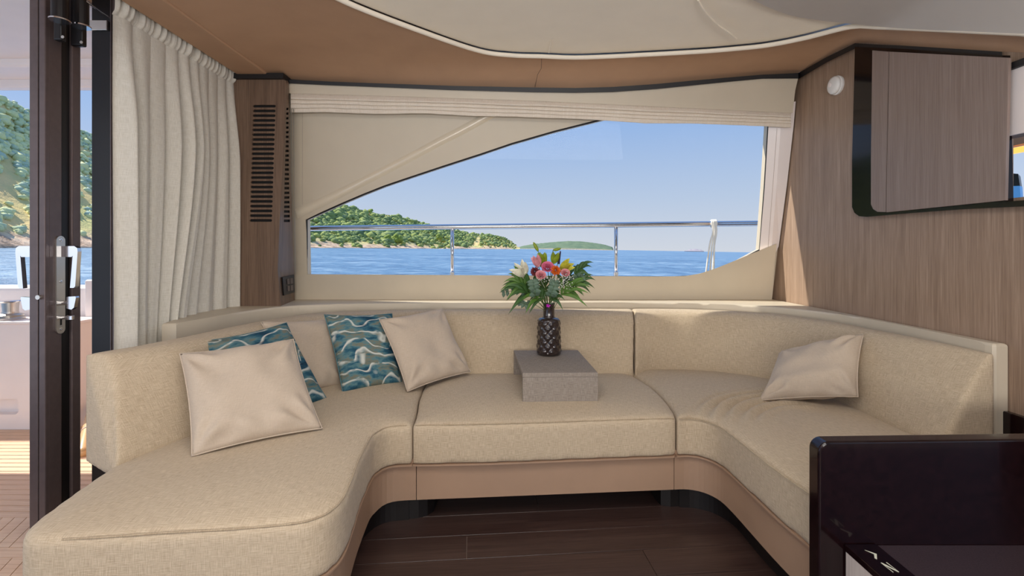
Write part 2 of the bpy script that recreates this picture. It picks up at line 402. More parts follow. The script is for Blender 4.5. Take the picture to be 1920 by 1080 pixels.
# sill panel: cream board below the glass, sweeping up at the right
sill_px = [(552, 580), (551, 514), (700, 515), (900, 516), (1100, 517.5), (1240, 518.5), (1285, 517.5), (1312, 513), (1340, 504), (1370, 492), (1412, 474.5), (1456, 457), (1446, 580)]
sill = add('sill_panel', plate(sill_px, [], lambda x, y: UW(x, y, -0.045), lambda x, y: UW(x, y, 0.0)), M['cream'], wall_back)
# right hand reveal of the window
rv = [[UW(1442, 196, -0.002), UW(1441, 236, -0.002), UW(1434, 350, -0.002), UW(1424, 470, -0.002), UW(1422, 500, -0.002)],
      [UW(1465, 196, -0.03), UW(1464, 236, -0.03), UW(1456, 350, -0.03), UW(1446, 470, -0.03), UW(1443, 500, -0.03)],
      [UX(1492, 190, 1.885), UX(1488, 236, 1.885), UX(1475, 350, 1.885), UX(1460.5, 458, 1.885), UX(1460, 462, 1.885)]]
add('window_reveal', loft(rv), M['white'], wall_back)
add('joint', tube([UW(1457, 240, -0.024), UW(1449, 350, -0.024), UW(1440, 466, -0.024)], 0.001, 5), M['caulk'], wall_back)
# valance board under the ceiling
tr_top = [(536, 149), (620, 153), (700, 156), (850, 161), (1000, 164), (1080, 165), (1150, 163), (1230, 157.5), (1300, 151), (1370, 145), (1430, 140), (1497, 137)]
tr_bot = [(536, 156), (620, 160), (700, 163), (850, 169), (1000, 173), (1080, 174), (1150, 172.5), (1230, 167), (1300, 160), (1370, 153), (1430, 147.5), (1497, 147)]
val_px = [(541, 175)]+[(x, y-3) for x, y in tr_bot]+[(1491, 170), (1486, 212), (1300, 203), (1000, 189), (760, 181)]
add('valance_board', plate(val_px, [], lambda x, y: UW(x, y, -0.085), lambda x, y: UW(x, y, -0.03)), M['cream'], wall_back)
# ---- the window itself
win = empty('window_1', UW(1000, 518), 'wide fixed window with a swept upper edge', 'window', kind='structure')
add('pane', plate(glass_px, [], lambda x, y: UW(x, y, 0.050), lambda x, y: UW(x, y, 0.056)), M['glass'], win)
fr_path = catmull([tuple(UW(x, y, 0.046)) for x, y in glass_px], 3, closed=True)
add('rubber_seal', tube([UW(x, y, 0.006) for x, y in glass_px], 0.0075, 8, closed=True), M['black'], win)
# ---- black trim under the ceiling
tw = [[UW(x, y, -0.10) for x, y in tr_top], [UW(x, y, -0.10) for x, y in tr_bot], [UW(x, y, -0.02) for x, y in tr_bot], [UW(x, y, -0.02) for x, y in tr_top]]
rows = [[tw[k][i] for k in range(4)] for i in range(len(tr_top))]
t1 = add('trim_1', loft(rows, True, True), M['black'], kind='structure', label='black trim strip between ceiling and window wall', cat='trim')
ww = [(1488, 138, 150), (1499, 136, 147), (1550, 107, 117), (1603, 81, 91), (1700, 86, 95), (1800, 92, 100), (1879, 97, 106)]
rows = [[UX(x, a, 1.865), UX(x, b, 1.865), UX(x, b, 1.895), UX(x, a, 1.895)] for x, a, b in ww]
add('trim_2', loft(rows, True, True), M['black'], kind='structure', label='black trim strip along the top of the wood wall', cat='trim')
# ---- right hand wood wall with a pass-through opening at the far right
def yz(Y, z): return (Y, z)
opening = [(1.862, 1.395), (1.862, 1.63), (1.30, 1.63), (1.30, 1.395)]
wall_right = add('wall_right', plate([(3.56, 0.50), (3.56, 2.36), (2.66, 2.36), (1.85, 1.98), (0.9, 1.98), (0.9, 0.50)], [opening], lambda Y, z: Vector((1.892, Y, z)), lambda Y, z: Vector((1.945, Y, z))), M['wood'], kind='structure', label='fineline oak partition wall with vertical grain', cat='wall')
add('cream_valance', plate([(1.86, 1.63), (1.86, 1.875), (1.25, 1.875), (1.25, 1.63)], [], lambda Y, z: Vector((1.880, Y, z)), lambda Y, z: Vector((1.891, Y, z))), M['white'], wall_right)
add('trim_3', box((1.868, 1.0, 1.876), (1.891, 1.842, 1.90)), M['black'], kind='structure', label='short black trim above the cream valance at far right', cat='trim')
add('baseboard_right', box((1.87, 0.9, 0.0), (1.96, 1.90, 0.585), 0.004), M['gloss'], kind='structure', label='dark gloss plinth at the foot of the oak wall', cat='baseboard')
# ---- ceiling
lip = [(-0.98, 0.2, 2.36), (-0.98, 1.4, 2.36), (-0.92, 1.95, 2.36), (-0.79, 2.23, 2.36), (-0.457, 2.571, 2.36), (-0.187, 2.80, 2.36), (0.0, 2.862, 2.36), (0.176, 2.876, 2.36), (0.45, 2.892, 2.36), (1.06, 2.814, 2.36), (1.30, 2.765, 2.36), (1.45, 2.72, 2.36), (1.6, 2.63, 2.36), (1.74, 2.46, 2.345), tuple(UX(1645, 49.5, 1.79)), tuple(UX(1700, 51, 1.80)), tuple(UX(1800, 55, 1.81)), tuple(UX(1920, 60, 1.82)), tuple(UX(2040, 65, 1.82)), (1.82, 0.9, 1.80), (1.82, 0.2, 1.78)]
outr = [(-1.55, 0.2, 2.315), (-1.55, 1.4, 2.315), (-1.55, 2.2, 2.315), (-1.55, 2.7, 2.315), (-1.56, 3.08, 2.315)]+[tuple(UW(x, y, -0.06)) for x, y in tr_top[1:]]+[tuple(UX(x, y, 1.89)) for x, y in ((1550, 107), (1603, 81), (1700, 86), (1800, 92), (1879, 97))]+[(1.89, 1.6, 1.86), (1.89, 1.2, 1.75), (1.89, 0.2, 1.70)]
# pair the two outlines by hand so that the folds run where they do in the lining
lipc = catmull(lip, 8); outc = catmull(outr, 8)
def near_index(pts, p): return min(range(len(pts)), key=lambda i: (Vector(pts[i])-Vector(p)).length)
keysL = [lip[0], lip[1], lip[3], lip[5], lip[7], lip[9], lip[11], lip[13], lip[16], lip[18], lip[20]]
keysO = [outr[0], outr[1], outr[3], tuple(UW(700, 156, -0.06)), tuple(UW(1000, 164, -0.06)), tuple(UW(1300, 151, -0.06)), tuple(UW(1430, 140, -0.06)), tuple(UX(1603, 81, 1.89)), tuple(UX(1800, 92, 1.89)), outr[-3], outr[-1]]
A, Bq = [], []
for i in range(len(keysL)-1):
    a0, a1 = near_index(lipc, keysL[i]), near_index(lipc, keysL[i+1])
    b0, b1 = near_index(outc, keysO[i]), near_index(outc, keysO[i+1])
    if b1 <= b0: b1 = b0+1
    if a1 <= a0: a1 = a0+1
    A += resample(lipc[a0:a1+1], 14)[:-1]; Bq += resample(outc[b0:b1+1], 14)[:-1]
A.append(lipc[-1]); Bq.append(outc[-1])
rows = []
for a, b in zip(A, Bq):
    r = []
    for k in range(9):
        t = k/8; p = b.lerp(a, t); p.z += 0.028*math.sin(math.pi*t)
        r.append(p)
    rows.append(r)
ceiling = add('ceiling', loft(rows), M['taupe_ceiling'], smooth=True, kind='structure', label='taupe headliner around the raised cream ceiling panel', cat='ceiling')
# cream panel raised inside the lip
rows = []
for a in A:
    e = Vector((a.x*0.55+0.1, -0.6, 2.43)); r = []
    for k in range(13):
        t = k/12; p = a.lerp(e, t)
        lowz = a.z+0.021
        p.z = lowz+(2.43-lowz)*(1-(1-min(1, t*1.9))**2.2) if a.z > 2.3 else lowz+(2.43-lowz)*(t**0.9)
        r.append(p)
    rows.append(r)
add('cream_panel', loft(rows), M['cream_ceiling'], ceiling, smooth=True)
add('lip_moulding', tube([p+Vector((0, 0, -0.002)) for p in A], 0.013, 8), M['cream_ceiling'], ceiling, smooth=True)
# grey soffit that curves down towards the wood wall on the right
cre = [U(1300, -70, 1.98), U(1380, -22, 2.19), U(1440, 9, 2.33), U(1484, 25, 2.42), U(1530, 33, 2.45), U(1573, 38, 2.42), UX(1640, 44, 1.765), UX(1700, 48.5, 1.785), UX(1800, 53.5, 1.80), UX(1920, 59, 1.81), UX(2040, 64, 1.81)]
cre = resample(catmull(cre, 6), 50)
rows = []
for i, a in enumerate(cre):
    s_ = i/(len(cre)-1); e = Vector((0.55+1.25*s_, 0.2, 2.37-0.62*s_**1.3)); r = []
    for k in range(9):
        t = k/8; p = a.lerp(e, t); p.z -= 0.012+0.03*math.sin(math.pi*min(1, t*2))*(1-t); r.append(p)
    rows.append(r)
add('side_soffit', loft(rows), M['grey_ceiling'], ceiling, smooth=True)
# seams in the lining
def on_ceiling(x, y, z): return U(x, y, (H-z)*F/(y-CY))
add('seam', tube([UW(1003, 163, -0.07), U(1008, 140, 3.0), U(1015, 128, 2.95), U(1015.5, 107, 2.875)], 0.0012, 5), M['black'], ceiling)
add('seam', tube([U(1029, 99, 2.84), U(1036, 62, 2.66), U(1049, 0, 2.36)], 0.003, 6), M['cream_ceiling'], ceiling)
add('seam', tube(catmull([U(1309, 0, 2.30), U(1322, 22, 2.38), U(1345, 46, 2.5), U(1368, 62, 2.58), U(1381, 73, 2.64)], 5), 0.005, 6), M['cream_ceiling'], ceiling)
# pelmet beam over the curtain
add('trim_4', box((-1.735, 0.3, 2.305), (-1.545, 3.09, 2.345), 0.006), M['taupe_ceiling'], kind='structure', label='taupe pelmet beam above the curtain', cat='trim')
add('trim_5', box((-2.1, 0.3, 2.345), (-1.545, 3.3, 2.40)), M['taupe_ceiling'], kind='structure', label='taupe deckhead board above the curtain track', cat='trim')
# outer roof, keeps the sun off the lining
add('roof', box((-1.95, -2.6, 2.47), (3.3, 3.47, 2.55)), M['white'], kind='structure', label='white outer cabin roof above the headliner', cat='roof')
add('wall_left', box((-2.02, 2.42, 0.0), (-1.955, 3.62, 2.36)), M['taupe_ceiling'], kind='structure', label='taupe bulkhead behind the curtain', cat='wall')
# ---- the side of the cabin behind the camera, with its own long window
add('wall_front', plate([(-1.95, 0.0), (3.2, 0.0), (3.2, 2.46), (-1.95, 2.46)], [[(-1.5, 1.05), (2.6, 1.05), (2.6, 2.05), (-1.5, 2.05)]], lambda x, z: Vector((x, -2.6, z)), lambda x, z: Vector((x, -2.66, z))), M['wood'], kind='structure', label='oak lined cabin side with a long window behind the camera', cat='wall')
# ---- cream shelf that wraps round behind the sofa backrest
front = [(-1.63, 2.33), (-1.60, 2.52), (-1.535, 2.84), (-1.40, 3.06), (-1.15, 3.16), (-0.71, 3.21), (0, 3.24), (0.87, 3.255), (1.20, 3.20), (1.363, 3.146), (1.60, 3.03), (1.75, 2.83), (1.82, 2.62), (1.845, 2.40), (1.842, 2.13), (1.832, 1.86)]
fp = [(p.x, p.y) for p in catmull([(x, y, 0) for x, y in front], 6)]
poly = fp+[(1.835, 1.835), (1.845, 1.828), (1.888, 1.828), (1.888, 3.53), (-1.78, 3.53), (-1.78, 2.6), (-1.70, 2.33)]
add('backrest_shelf', prism(poly, 0.10, 0.842, 0.012), M['cream'], smooth=False, label='cream shelf that curves round behind the sofa backrest', cat='shelf', kind='structure')
# ================================================================ THE SOFA
sofa = empty('sofa', (0.1, 2.1, 0), 'U-shaped built-in sofa in beige linen on a taupe leather base', 'sofa')
# seat outlines in plan
inL = [(-0.432, 2.075), (-0.50, 2.068), (-0.539, 2.045), (-0.562, 1.99), (-0.566, 1.938), (-0.548, 1.736), (-0.525, 1.591), (-0.511, 1.465), (-0.522, 1.40), (-0.545, 1.362), (-0.60, 1.33), (-0.757, 1.302), (-0.919, 1.286), (-1.15, 1.258), (-1.27, 1.258), (-1.325, 1.31), (-1.355, 1.42), (-1.40, 1.68), (-1.45, 1.95), (-1.42, 2.35), (-1.28, 2.70), (-1.0, 2.93), (-0.50, 2.98)]
jointL = [(-0.50, 2.98), (-0.492, 2.80), (-0.480, 2.49), (-0.448, 2.25), (-0.432, 2.075)]
def sm(pts, n=5): return [(p.x, p.y) for p in catmull([(x, y, 0) for x, y in pts], n)]
polyL = sm(inL, 5)[:-1]+sm(jointL, 4)[:-1]
jointR = [(0.744, 2.165), (0.765, 2.28), (0.775, 2.40), (0.78, 2.55), (0.765, 2.73), (0.735, 2.87), (0.72, 2.98)]
frontC = [(-0.418, 2.075), (-0.1, 2.09), (0.3, 2.125), (0.732, 2.162)]
polyC = sm([(x+0.003, y) for x, y in jointL[::-1]], 4)+[]
polyC = [(x, y) for x, y in polyC][::-1]
polyC = polyC+sm(frontC, 4)[1:]+sm([(x-0.003, y) for x, y in jointR], 4)[1:]
inR = [(0.744, 2.165), (0.80, 2.17), (0.85, 2.148), (0.89, 2.09), (0.904, 2.0), (0.909, 1.869), (0.914, 1.69), (0.930, 1.53), (0.938, 1.46), (0.98, 1.43), (1.3, 1.44), (1.62, 1.50), (1.66, 1.75), (1.68, 2.2), (1.66, 2.55), (1.54, 2.84), (1.35, 2.98), (1.1, 3.05), (0.72, 3.05)]
polyR = sm(inR, 5)[:-1]+sm(jointR[::-1], 4)[:-1]
def seat(name, poly, zt, crown, extra=None):
    vf = prism(poly, 0.268, zt)
    V, Fc = remesh(vf, 0.013, 5, 0.5)
    d = poly_dist(V[:, :2], poly)
    top = np.clip((V[:, 2]-0.36)/(zt-0.36), 0, 1)
    V[:, 2] += top*crown*(1-np.exp(-np.maximum(d, 0)/0.09))
    # softly bulging sides
    k = np.exp(-d/0.05)*np.sin(np.clip((V[:, 2]-0.268)/(zt-0.268), 0, 1)*math.pi)
    cx = V[:, :2]-V[:, :2].mean(0)
    nrm = np.array([noise.noise(Vector((p[0]*4, p[1]*4, p[2]*4))) for p in V])
    V[:, 2] += top*0.004*nrm
    if extra is not None: extra(V, top)
    o = add(name, (V, Fc), M['fabric'], sofa, smooth=True)
    return o
def wrinkR(V, top):
    C = np.array([1.36, 1.93]); r = np.linalg.norm(V[:, :2]-C, axis=1); a = np.degrees(np.arctan2(V[:, 1]-C[1], V[:, 0]-C[0]))
    w = np.clip((a-70)/20, 0, 1)*np.clip((165-a)/30, 0, 1)
    for rr, am in ((0.565, 0.014), (0.50, 0.020), (0.435, 0.020), (0.37, 0.016), (0.31, 0.012)):
        V[:, 2] += top*w*am*(np.exp(-((r-rr)/0.014)**2)-0.8*np.exp(-((r-rr-0.03)/0.014)**2))
def wrinkL(V, top):
    V[:, 2] -= top*0.006*np.exp(-((V[:, 0]+0.95)**2+(V[:, 1]-1.75)**2)/0.06)
sL = seat('seat_cushion', polyL, 0.440, 0.030, wrinkL); sC = seat('seat_cushion', polyC, 0.440, 0.026); sR = seat('seat_cushion', polyR, 0.440, 0.026, wrinkR)
# top-edge seams of the three cushions
def shrink(path, d):
    out = []
    for i, p in enumerate(path):
        a = Vector(path[max(i-1, 0)]); b = Vector(path[min(i+1, len(path)-1)]); t = (b-a).normalized()
        out.append((p[0]-t.y*d, p[1]+t.x*d))
    return out
def seam3(path, z, par, d=0.004, r=0.0026):
    q = shrink(path, d); add('seam', tube([Vector((x, y, z)) for x, y in resample([(x, y, 0) for x, y in q], 90) for _ in [0]] if False else [Vector((p.x, p.y, z)) for p in resample([(x, y, 0) for x, y in q], 90)], r, 6), M['seam'], par)
seam3(sm(inL, 5)[2:67], 0.4385, sL, -0.006)
seam3(sm(frontC, 6), 0.4385, sC, 0.006)
seam3(sm(inR, 5)[1:46], 0.4385, sR, -0.006)
# back cushions: lofted from foot line, top front crease and rear line
def backc(name, foot, crest, rear, m=28):
    f, cr, re = (resample(catmull([(x, y, 0) for x, y in q], 6), m) for q in (foot, crest, rear))
    rows = []
    for a, b, r in zip(f, cr, re):
        a2 = Vector((a.x, a.y)); b2 = Vector((b.x, b.y)); r2 = Vector((r.x, r.y)); inn = (a2-r2).normalized()
        def P(q, z): return Vector((q.x, q.y, z))
        mid = a2.lerp(b2, 0.5)+inn*0.018; m1 = a2.lerp(b2, 0.22)+inn*0.015; m2 = a2.lerp(b2, 0.8)+inn*0.012
        rows.append([P(a2, 0.40), P(a2+inn*0.004, 0.47), P(m1, 0.53), P(mid, 0.62), P(m2, 0.73), P(b2+inn*0.002, 0.785), P(b2.lerp(r2, 0.25), 0.806), P(b2.lerp(r2, 0.6), 0.812), P(r2, 0.806), P(r2, 0.60), P(r2, 0.40)])
    V, Fc = remesh(loft(rows, True, True), 0.012, 4, 0.5)
    V[:, 2] += 0.002*np.array([noise.noise(Vector((p[0]*6, p[1]*6, p[2]*6))) for p in V])
    return add(name, (V, Fc), M['fabric'], sofa, smooth=True)
bl = backc('back_cushion', [(-1.375, 1.66), (-1.263, 1.94), (-1.18, 2.25), (-1.02, 2.58), (-0.78, 2.80), (-0.50, 2.87), (-0.46, 2.872)],
      [(-1.498, 1.80), (-1.428, 1.912), (-1.355, 2.085), (-1.283, 2.48), (-1.118, 2.795), (-0.846, 2.95), (-0.47, 3.035)],
      [(-1.60, 1.80), (-1.545, 1.95), (-1.49, 2.15), (-1.40, 2.62), (-1.24, 2.96), (-0.93, 3.10), (-0.47, 3.17)])
bc = backc('back_cushion', [(-0.455, 2.872), (0.1, 2.872), (0.55, 2.875), (0.73, 2.885)], [(-0.465, 3.035), (0.1, 3.05), (0.5, 3.055), (0.777, 3.055)], [(-0.465, 3.17), (0.1, 3.20), (0.5, 3.205), (0.79, 3.20)])
br = backc('back_cushion', [(0.738, 2.885), (0.85, 2.97), (0.99, 3.0), (1.19, 2.965), (1.34, 2.87), (1.477, 2.74), (1.57, 2.55), (1.61, 2.304), (1.622, 1.965), (1.625, 1.80)],
      [(0.785, 3.055), (0.95, 3.07), (1.10, 3.065), (1.25, 3.03), (1.45, 2.94), (1.60, 2.76), (1.675, 2.50), (1.70, 2.29), (1.745, 2.016), (1.795, 1.805)],
      [(0.795, 3.20), (0.95, 3.20), (1.15, 3.18), (1.32, 3.13), (1.55, 3.01), (1.70, 2.80), (1.77, 2.55), (1.80, 2.29), (1.815, 2.016), (1.823, 1.805)])
# taupe leather base, three upholstered panels, set in a little below the cushions
def band(path, z0, z1, th):
    p2 = shrink(path, -th); n = len(path)
    rows = [[Vector((a[0], a[1], z1)), Vector((a[0], a[1], z0)), Vector((b[0], b[1], z0)), Vector((b[0], b[1], z1))] for a, b in zip(path, p2)]
    return loft(rows, True, True)
def rs(path, n): return [(p.x, p.y) for p in resample([(x, y, 0) for x, y in path], n)]
pL = rs(sm([(-0.420, 2.10), (-0.50, 2.09), (-0.548, 2.06), (-0.572, 1.99), (-0.577, 1.93), (-0.560, 1.74), (-0.540, 1.60), (-0.525, 1.50), (-0.535, 1.42), (-0.57, 1.375), (-0.65, 1.345), (-0.92, 1.315), (-1.2, 1.285)], 6), 60)
pC = rs(sm([(-0.417, 2.10), (0.1, 2.14), (0.738, 2.19)], 6), 24)
pR = rs(sm([(0.741, 2.19), (0.80, 2.192), (0.862, 2.165), (0.905, 2.10), (0.918, 2.0), (0.922, 1.87), (0.927, 1.69), (0.943, 1.46)], 6), 40)
for pth, sgn in ((pL, -1), (pC[::-1], -1), (pR[::-1], -1)):
    q = pth if sgn > 0 else pth
    add('base_panel', band(pth, 0.105, 0.285, 0.03), M['taupe'], sofa)
add('base_top', prism(polyL[:], 0.262, 0.268), M['taupe'], sofa)
add('base_top', prism(polyC[:], 0.262, 0.268), M['taupe'], sofa)
add('base_top', prism(polyR[:], 0.262, 0.268), M['taupe'], sofa)
# recessed black plinth
pk = rs(sm([(-1.15, 1.36), (-0.70, 1.40), (-0.61, 1.48), (-0.615, 1.60), (-0.64, 1.93), (-0.62, 2.06), (-0.56, 2.13), (-0.46, 2.15)], 6), 50)
add('plinth', band(pk, 0.0, 0.115, 0.02), M['kick'], sofa)
add('plinth', band(rs([(-0.46, 2.15), (-0.40, 2.16), (-0.37, 2.20), (-0.365, 2.32), (0.1, 2.36), (0.70, 2.41), (0.70, 2.27), (0.715, 2.25), (0.78, 2.255)], 40), 0.0, 0.115, 0.012), M['kick'], sofa)
pk2 = rs(sm([(0.78, 2.255), (0.86, 2.245), (0.94, 2.19), (0.985, 2.08), (0.99, 1.9), (1.0, 1.7), (1.01, 1.45)], 6), 40)
add('plinth', band(pk2, 0.0, 0.115, 0.02), M['kick'], sofa)
# ================================================================ CUSHIONS
def pillow(TL, TR, BR, BL, thick, mat, label, pinch=0.06, seed=1, wr=0.006, name='throw_pillow'):
    cs = [U(*q) for q in (TL, TR, BR, BL)]
    cen = sum(cs, Vector())/4
    nrm = ((cs[1]-cs[3]).cross(cs[0]-cs[2])).normalized()
    if nrm.y > 0: nrm = -nrm
    n = 40; V, Fc, uv = [], [], []
    rnd = random.Random(seed); ph = [rnd.random()*10 for _ in range(6)]
    def surf(u, v, s):
        # u across, v up, both in -1..1; edges drawn in between the corners
        e = lambda w: (1-w*w)
        uu = u*(1-pinch*e(v)*1.0*abs(u)**1.5); vv = v*(1-pinch*e(u)*abs(v)**1.5)
        a, b = (uu+1)/2, (vv+1)/2
        p = cs[3].lerp(cs[2], a).lerp(cs[0].lerp(cs[1], a), b)
        h = (max(0, 1-u**4)*max(0, 1-v**4))**0.62
        h *= 0.86+0.14*math.cos(u*1.2)*math.cos(v*1.2)
        w = noise.noise(Vector((u*1.8+ph[0], v*1.8+ph[1], s*2.0)))*wr*1.4*min(1, h*1.5)
        # creases that run in from the corners and along the edges
        rr = math.hypot(abs(u)-1, abs(v)-1); ang = math.atan2(1-abs(v), 1-abs(u))
        w += wr*0.9*math.sin(ang*9+ph[2]+u*2)*math.exp(-((rr-0.42)/0.28)**2)
        if v < -0.3: w += wr*0.6*math.sin(u*11+ph[3]+v*3)*math.exp(-((v+0.78)/0.14)**2)
        return p+nrm*s*(thick*0.5*h+w*(1 if h > 0.02 else 0))
    idx = {}
    def vid(i, j, s):
        k = (i, j, 0 if (i in (0, n) or j in (0, n)) else s)
        if k not in idx:
            u, v = -1+2*i/n, -1+2*j/n
            idx[k] = len(V); V.append(surf(u, v, s)); uv.append((i/n, j/n))
        return idx[k]
    for s in (1, -1):
        for i in range(n):
            for j in range(n):
                q = (vid(i, j, s), vid(i+1, j, s), vid(i+1, j+1, s), vid(i, j+1, s)); Fc.append(q if s > 0 else q[::-1])
    o = add(name, (V, Fc), mat, smooth=True, label=label, cat='cushion', group='throw pillows on the sofa')
    ul = o.data.uv_layers.new(name='uv')
    for lp in o.data.loops: ul.data[lp.index].uv = uv[lp.vertex_index]
    # piped seam round the edge
    edge = [(-1+2*i/24, -1) for i in range(24)]+[(1, -1+2*i/24) for i in range(24)]+[(1-2*i/24, 1) for i in range(24)]+[(-1, 1-2*i/24) for i in range(24)]
    add('seam', tube([surf(u, v, 0) for u, v in edge], 0.0028, 6, closed=True), mat, o, smooth=True)
    return o
pillow((337, 663, 1.93), (550, 636, 2.18), (604, 803, 1.95), (360, 855, 1.70), 0.15, M['cushion'], 'large cream pillow at the front, leftmost on the sofa', 0.05, 3, 0.013)
pillow((373, 641, 2.12), (537, 605, 2.50), (613, 748, 2.37), (470, 812, 1.99), 0.12, M['wave'], 'blue wave-patterned pillow half hidden behind the large cream pillow', 0.06, 4, 0.005)
pillow((489, 604, 2.50), (632, 596, 2.84), (643, 723, 2.63), (560, 742, 2.44), 0.12, M['cushion'], 'cream pillow tucked between the two blue wave-patterned pillows', 0.05, 5, 0.006)
pillow((608, 590, 2.70), (735, 588, 2.86), (753, 718, 2.665), (643, 738, 2.475), 0.12, M['wave'], 'blue wave-patterned pillow standing upright beside the cream pillow near the tray table', 0.05, 9, 0.005)
pillow((711, 599, 2.70), (829, 578, 2.95), (882, 697, 2.79), (764, 734, 2.49), 0.13, M['cushion'], 'cream pillow nearest the tray table, rightmost of the left group', 0.05, 7, 0.010)
pillow((1461, 662, 2.60), (1619, 626, 2.29), (1609, 744, 2.17), (1423, 751, 2.33), 0.14, M['cushion'], 'single cream pillow slumped on the right arm of the sofa', 0.06, 8, 0.013)
# ================================================================ TRAY TABLE
tt = empty('tray_table', (0.21, 2.58, 0.462), 'low grey woven-finish tray table standing on the middle seat', 'table')
def quadbox(p0, p1, p2, p3, z0, z1): return prism([p0, p1, p2, p3], z0, z1, 0.003, 2)
fl, fr_, bl_, br_ = (0.052, 2.325), (0.418, 2.335), (0.010, 2.85), (0.392, 2.86)
def lerp2(a, b, t): return (a[0]+(b[0]-a[0])*t, a[1]+(b[1]-a[1])*t)
k = 0.02/0.525
add('table_top', quadbox(fl, fr_, br_, bl_, 0.582, 0.602), M['tray'], tt)
add('front_panel', quadbox(fl, fr_, lerp2(fr_, br_, k), lerp2(fl, bl_, k), 0.462, 0.581), M['tray'], tt)
add('rear_panel', quadbox(lerp2(fl, bl_, 1-k), lerp2(fr_, br_, 1-k), br_, bl_, 0.462, 0.581), M['tray'], tt)
# ================================================================ VASE
VX, VY, VZ = 0.210, 2.735, 0.603
vase = empty('vase', (VX, VY, VZ), 'dark smoky glass vase with a quilted diamond pattern on the tray table', 'vase')
def dia(r, z, a):
    if z < 0.012 or z > 0.195: return r
    k = 9; f = abs(math.sin(k*a*0.5+z*62))*abs(math.sin(k*a*0.5-z*62))
    return r+0.0065*f-0.002
prof = [(0.0, 0.0), (0.05, 0.0), (0.064, 0.004), (0.068, 0.012)]+[(0.069-0.006*(i/36.0), 0.012+0.183*i/36.0) for i in range(1, 37)]+[(0.060, 0.203), (0.052, 0.209), (0.041, 0.212)]
M['vase'] = plain('smoky_brown_glass', c(44, 34, 32), 0.12, vary=0.2, nscale=30, coat=0.5)
add('body', lathe(prof, 72, (VX, VY, VZ), dia), M['vase'], vase, smooth=True)
neck = [(0.041, 0.211), (0.034, 0.216), (0.0325, 0.225), (0.032, 0.275), (0.034, 0.286), (0.036, 0.290), (0.033, 0.290), (0.029, 0.280), (0.029, 0.22)]
add('neck', lathe(neck, 40, (VX, VY, VZ)), M['vase'], vase, smooth=True)
# ================================================================ FLOWERS
def leafmat(n, a, b, r=0.5): return plain(n, c(*a), r, vary=0.28, nscale=30) if b is None else plain(n, c(*a), r, vary=0.22, nscale=40)
M['palm'] = leafmat('palm_green', (86, 124, 48), None); M['palm2'] = leafmat('deep_green', (58, 94, 42), None)
M['lime'] = leafmat('lime_leaf', (138, 156, 40), None); M['euca'] = leafmat('eucalyptus_grey_green', (92, 116, 96), None, 0.6)
M['stem'] = leafmat('stem_green', (74, 104, 44), None); M['pink'] = leafmat('pink_petal', (214, 110, 142), None, 0.6)
M['pinkp'] = leafmat('pale_pink_petal', (222, 150, 156), None, 0.6); M['orange'] = leafmat('orange_petal', (226, 108, 30), None, 0.6)
M['maroon'] = leafmat('maroon_petal', (128, 52, 58), None, 0.7); M['purple'] = leafmat('purple_floret', (66, 44, 84), None, 0.7)
M['lily'] = leafmat('white_lily_petal', (240, 232, 206), None, 0.6); M['yellow'] = leafmat('yellow_green_petal', (196, 190, 60), None, 0.6)
M['gyp'] = leafmat('white_floret', (240, 236, 226), None, 0.6); M['magenta'] = leafmat('magenta_petal', (206, 30, 196), None, 0.6)
def BP(x, y, dy=0.0): return U(x, y, VY+dy)
NECK = Vector((VX, VY, VZ+0.285))
def blade(p0, p1, w, sag=0.02, n=6, twist=Vector((0, -1, 0.3)), fold=0.15):
    p0, p1 = Vector(p0), Vector(p1); d = p1-p0; L = d.length
    side = d.cross(twist)
    side = side.normalized() if side.length > 1e-6 else Vector((1, 0, 0))
    up = side.cross(d).normalized(); V, Fc = [], []
    for i in range(n+1):
        t = i/n; ww = w*(math.sin(math.pi*min(1, t*0.94+0.06)**0.75))**0.9
        q = p0+d*t+Vector((0, 0, -sag*(t*t)+sag*0.5*math.sin(math.pi*t)))
        V += [q-side*ww*0.5+up*ww*fold, q, q+side*ww*0.5+up*ww*fold]
    m = len(V); th = up*0.0006
    V2 = [v-th for v in V]; V = V+V2
    for i in range(n):
        a = i*3
        for k in (0, 1):
            Fc.append((a+k, a+k+1, a+k+4, a+k+3)); Fc.append((m+a+k+3, m+a+k+4, m+a+k+1, m+a+k))
        Fc.append((a, a+3, m+a+3, m+a)); Fc.append((a+5, a+2, m+a+2, m+a+5))
    return V, Fc
def stem_to(p, r=0.0022, bend=0.02):
    p = Vector(p); base = NECK+Vector((random.uniform(-.012, .012), random.uniform(-.012, .012), -0.06))
    mid = base.lerp(p, 0.55)+Vector(((p.x-base.x)*-0.15, 0, bend))
    return catmull([base, base.lerp(mid, 0.5)+Vector((0, 0, 0.01)), mid, p], 4)
G = 'flowers and foliage in the vase'
def frond(tip, nleaf, spread, length, mat, label, rev=1):
    path = stem_to(tip, bend=0.015); o = empty('palm_frond', path[0], label, 'leaf', G)
    add('stem', tube(path, 0.0018, 5), M['stem'], o)
    d = (path[-1]-path[-4]).normalized(); side = d.cross(Vector((0, -1, 0.2))).normalized()
    for i in range(nleaf):
        t = i/(nleaf-1) if nleaf > 1 else 1
        a = (t*2-1)*spread; p = path[-1]-d*0.035*(1-abs(t*2-1)*0)*abs(t*2-1)
        dirv = (d*math.cos(a)+side*math.sin(a)).normalized()
        dirv = (dirv+Vector((0, random.uniform(-.35, .1), random.uniform(-.1, .1)))).normalized()
        add('leaf', blade(p, p+dirv*length*random.uniform(0.85, 1.35), 0.0215, 0.03, 6), mat, o, smooth=True)
    return o
random.seed(11)
frond(BP(990, 540, 0.03), 6, 1.1, 0.12, M['palm2'], 'dark palm frond behind the left side of the bouquet')
frond(BP(1062, 528, 0.05), 6, 1.1, 0.11, M['palm2'], 'dark palm frond behind the right side of the bouquet')
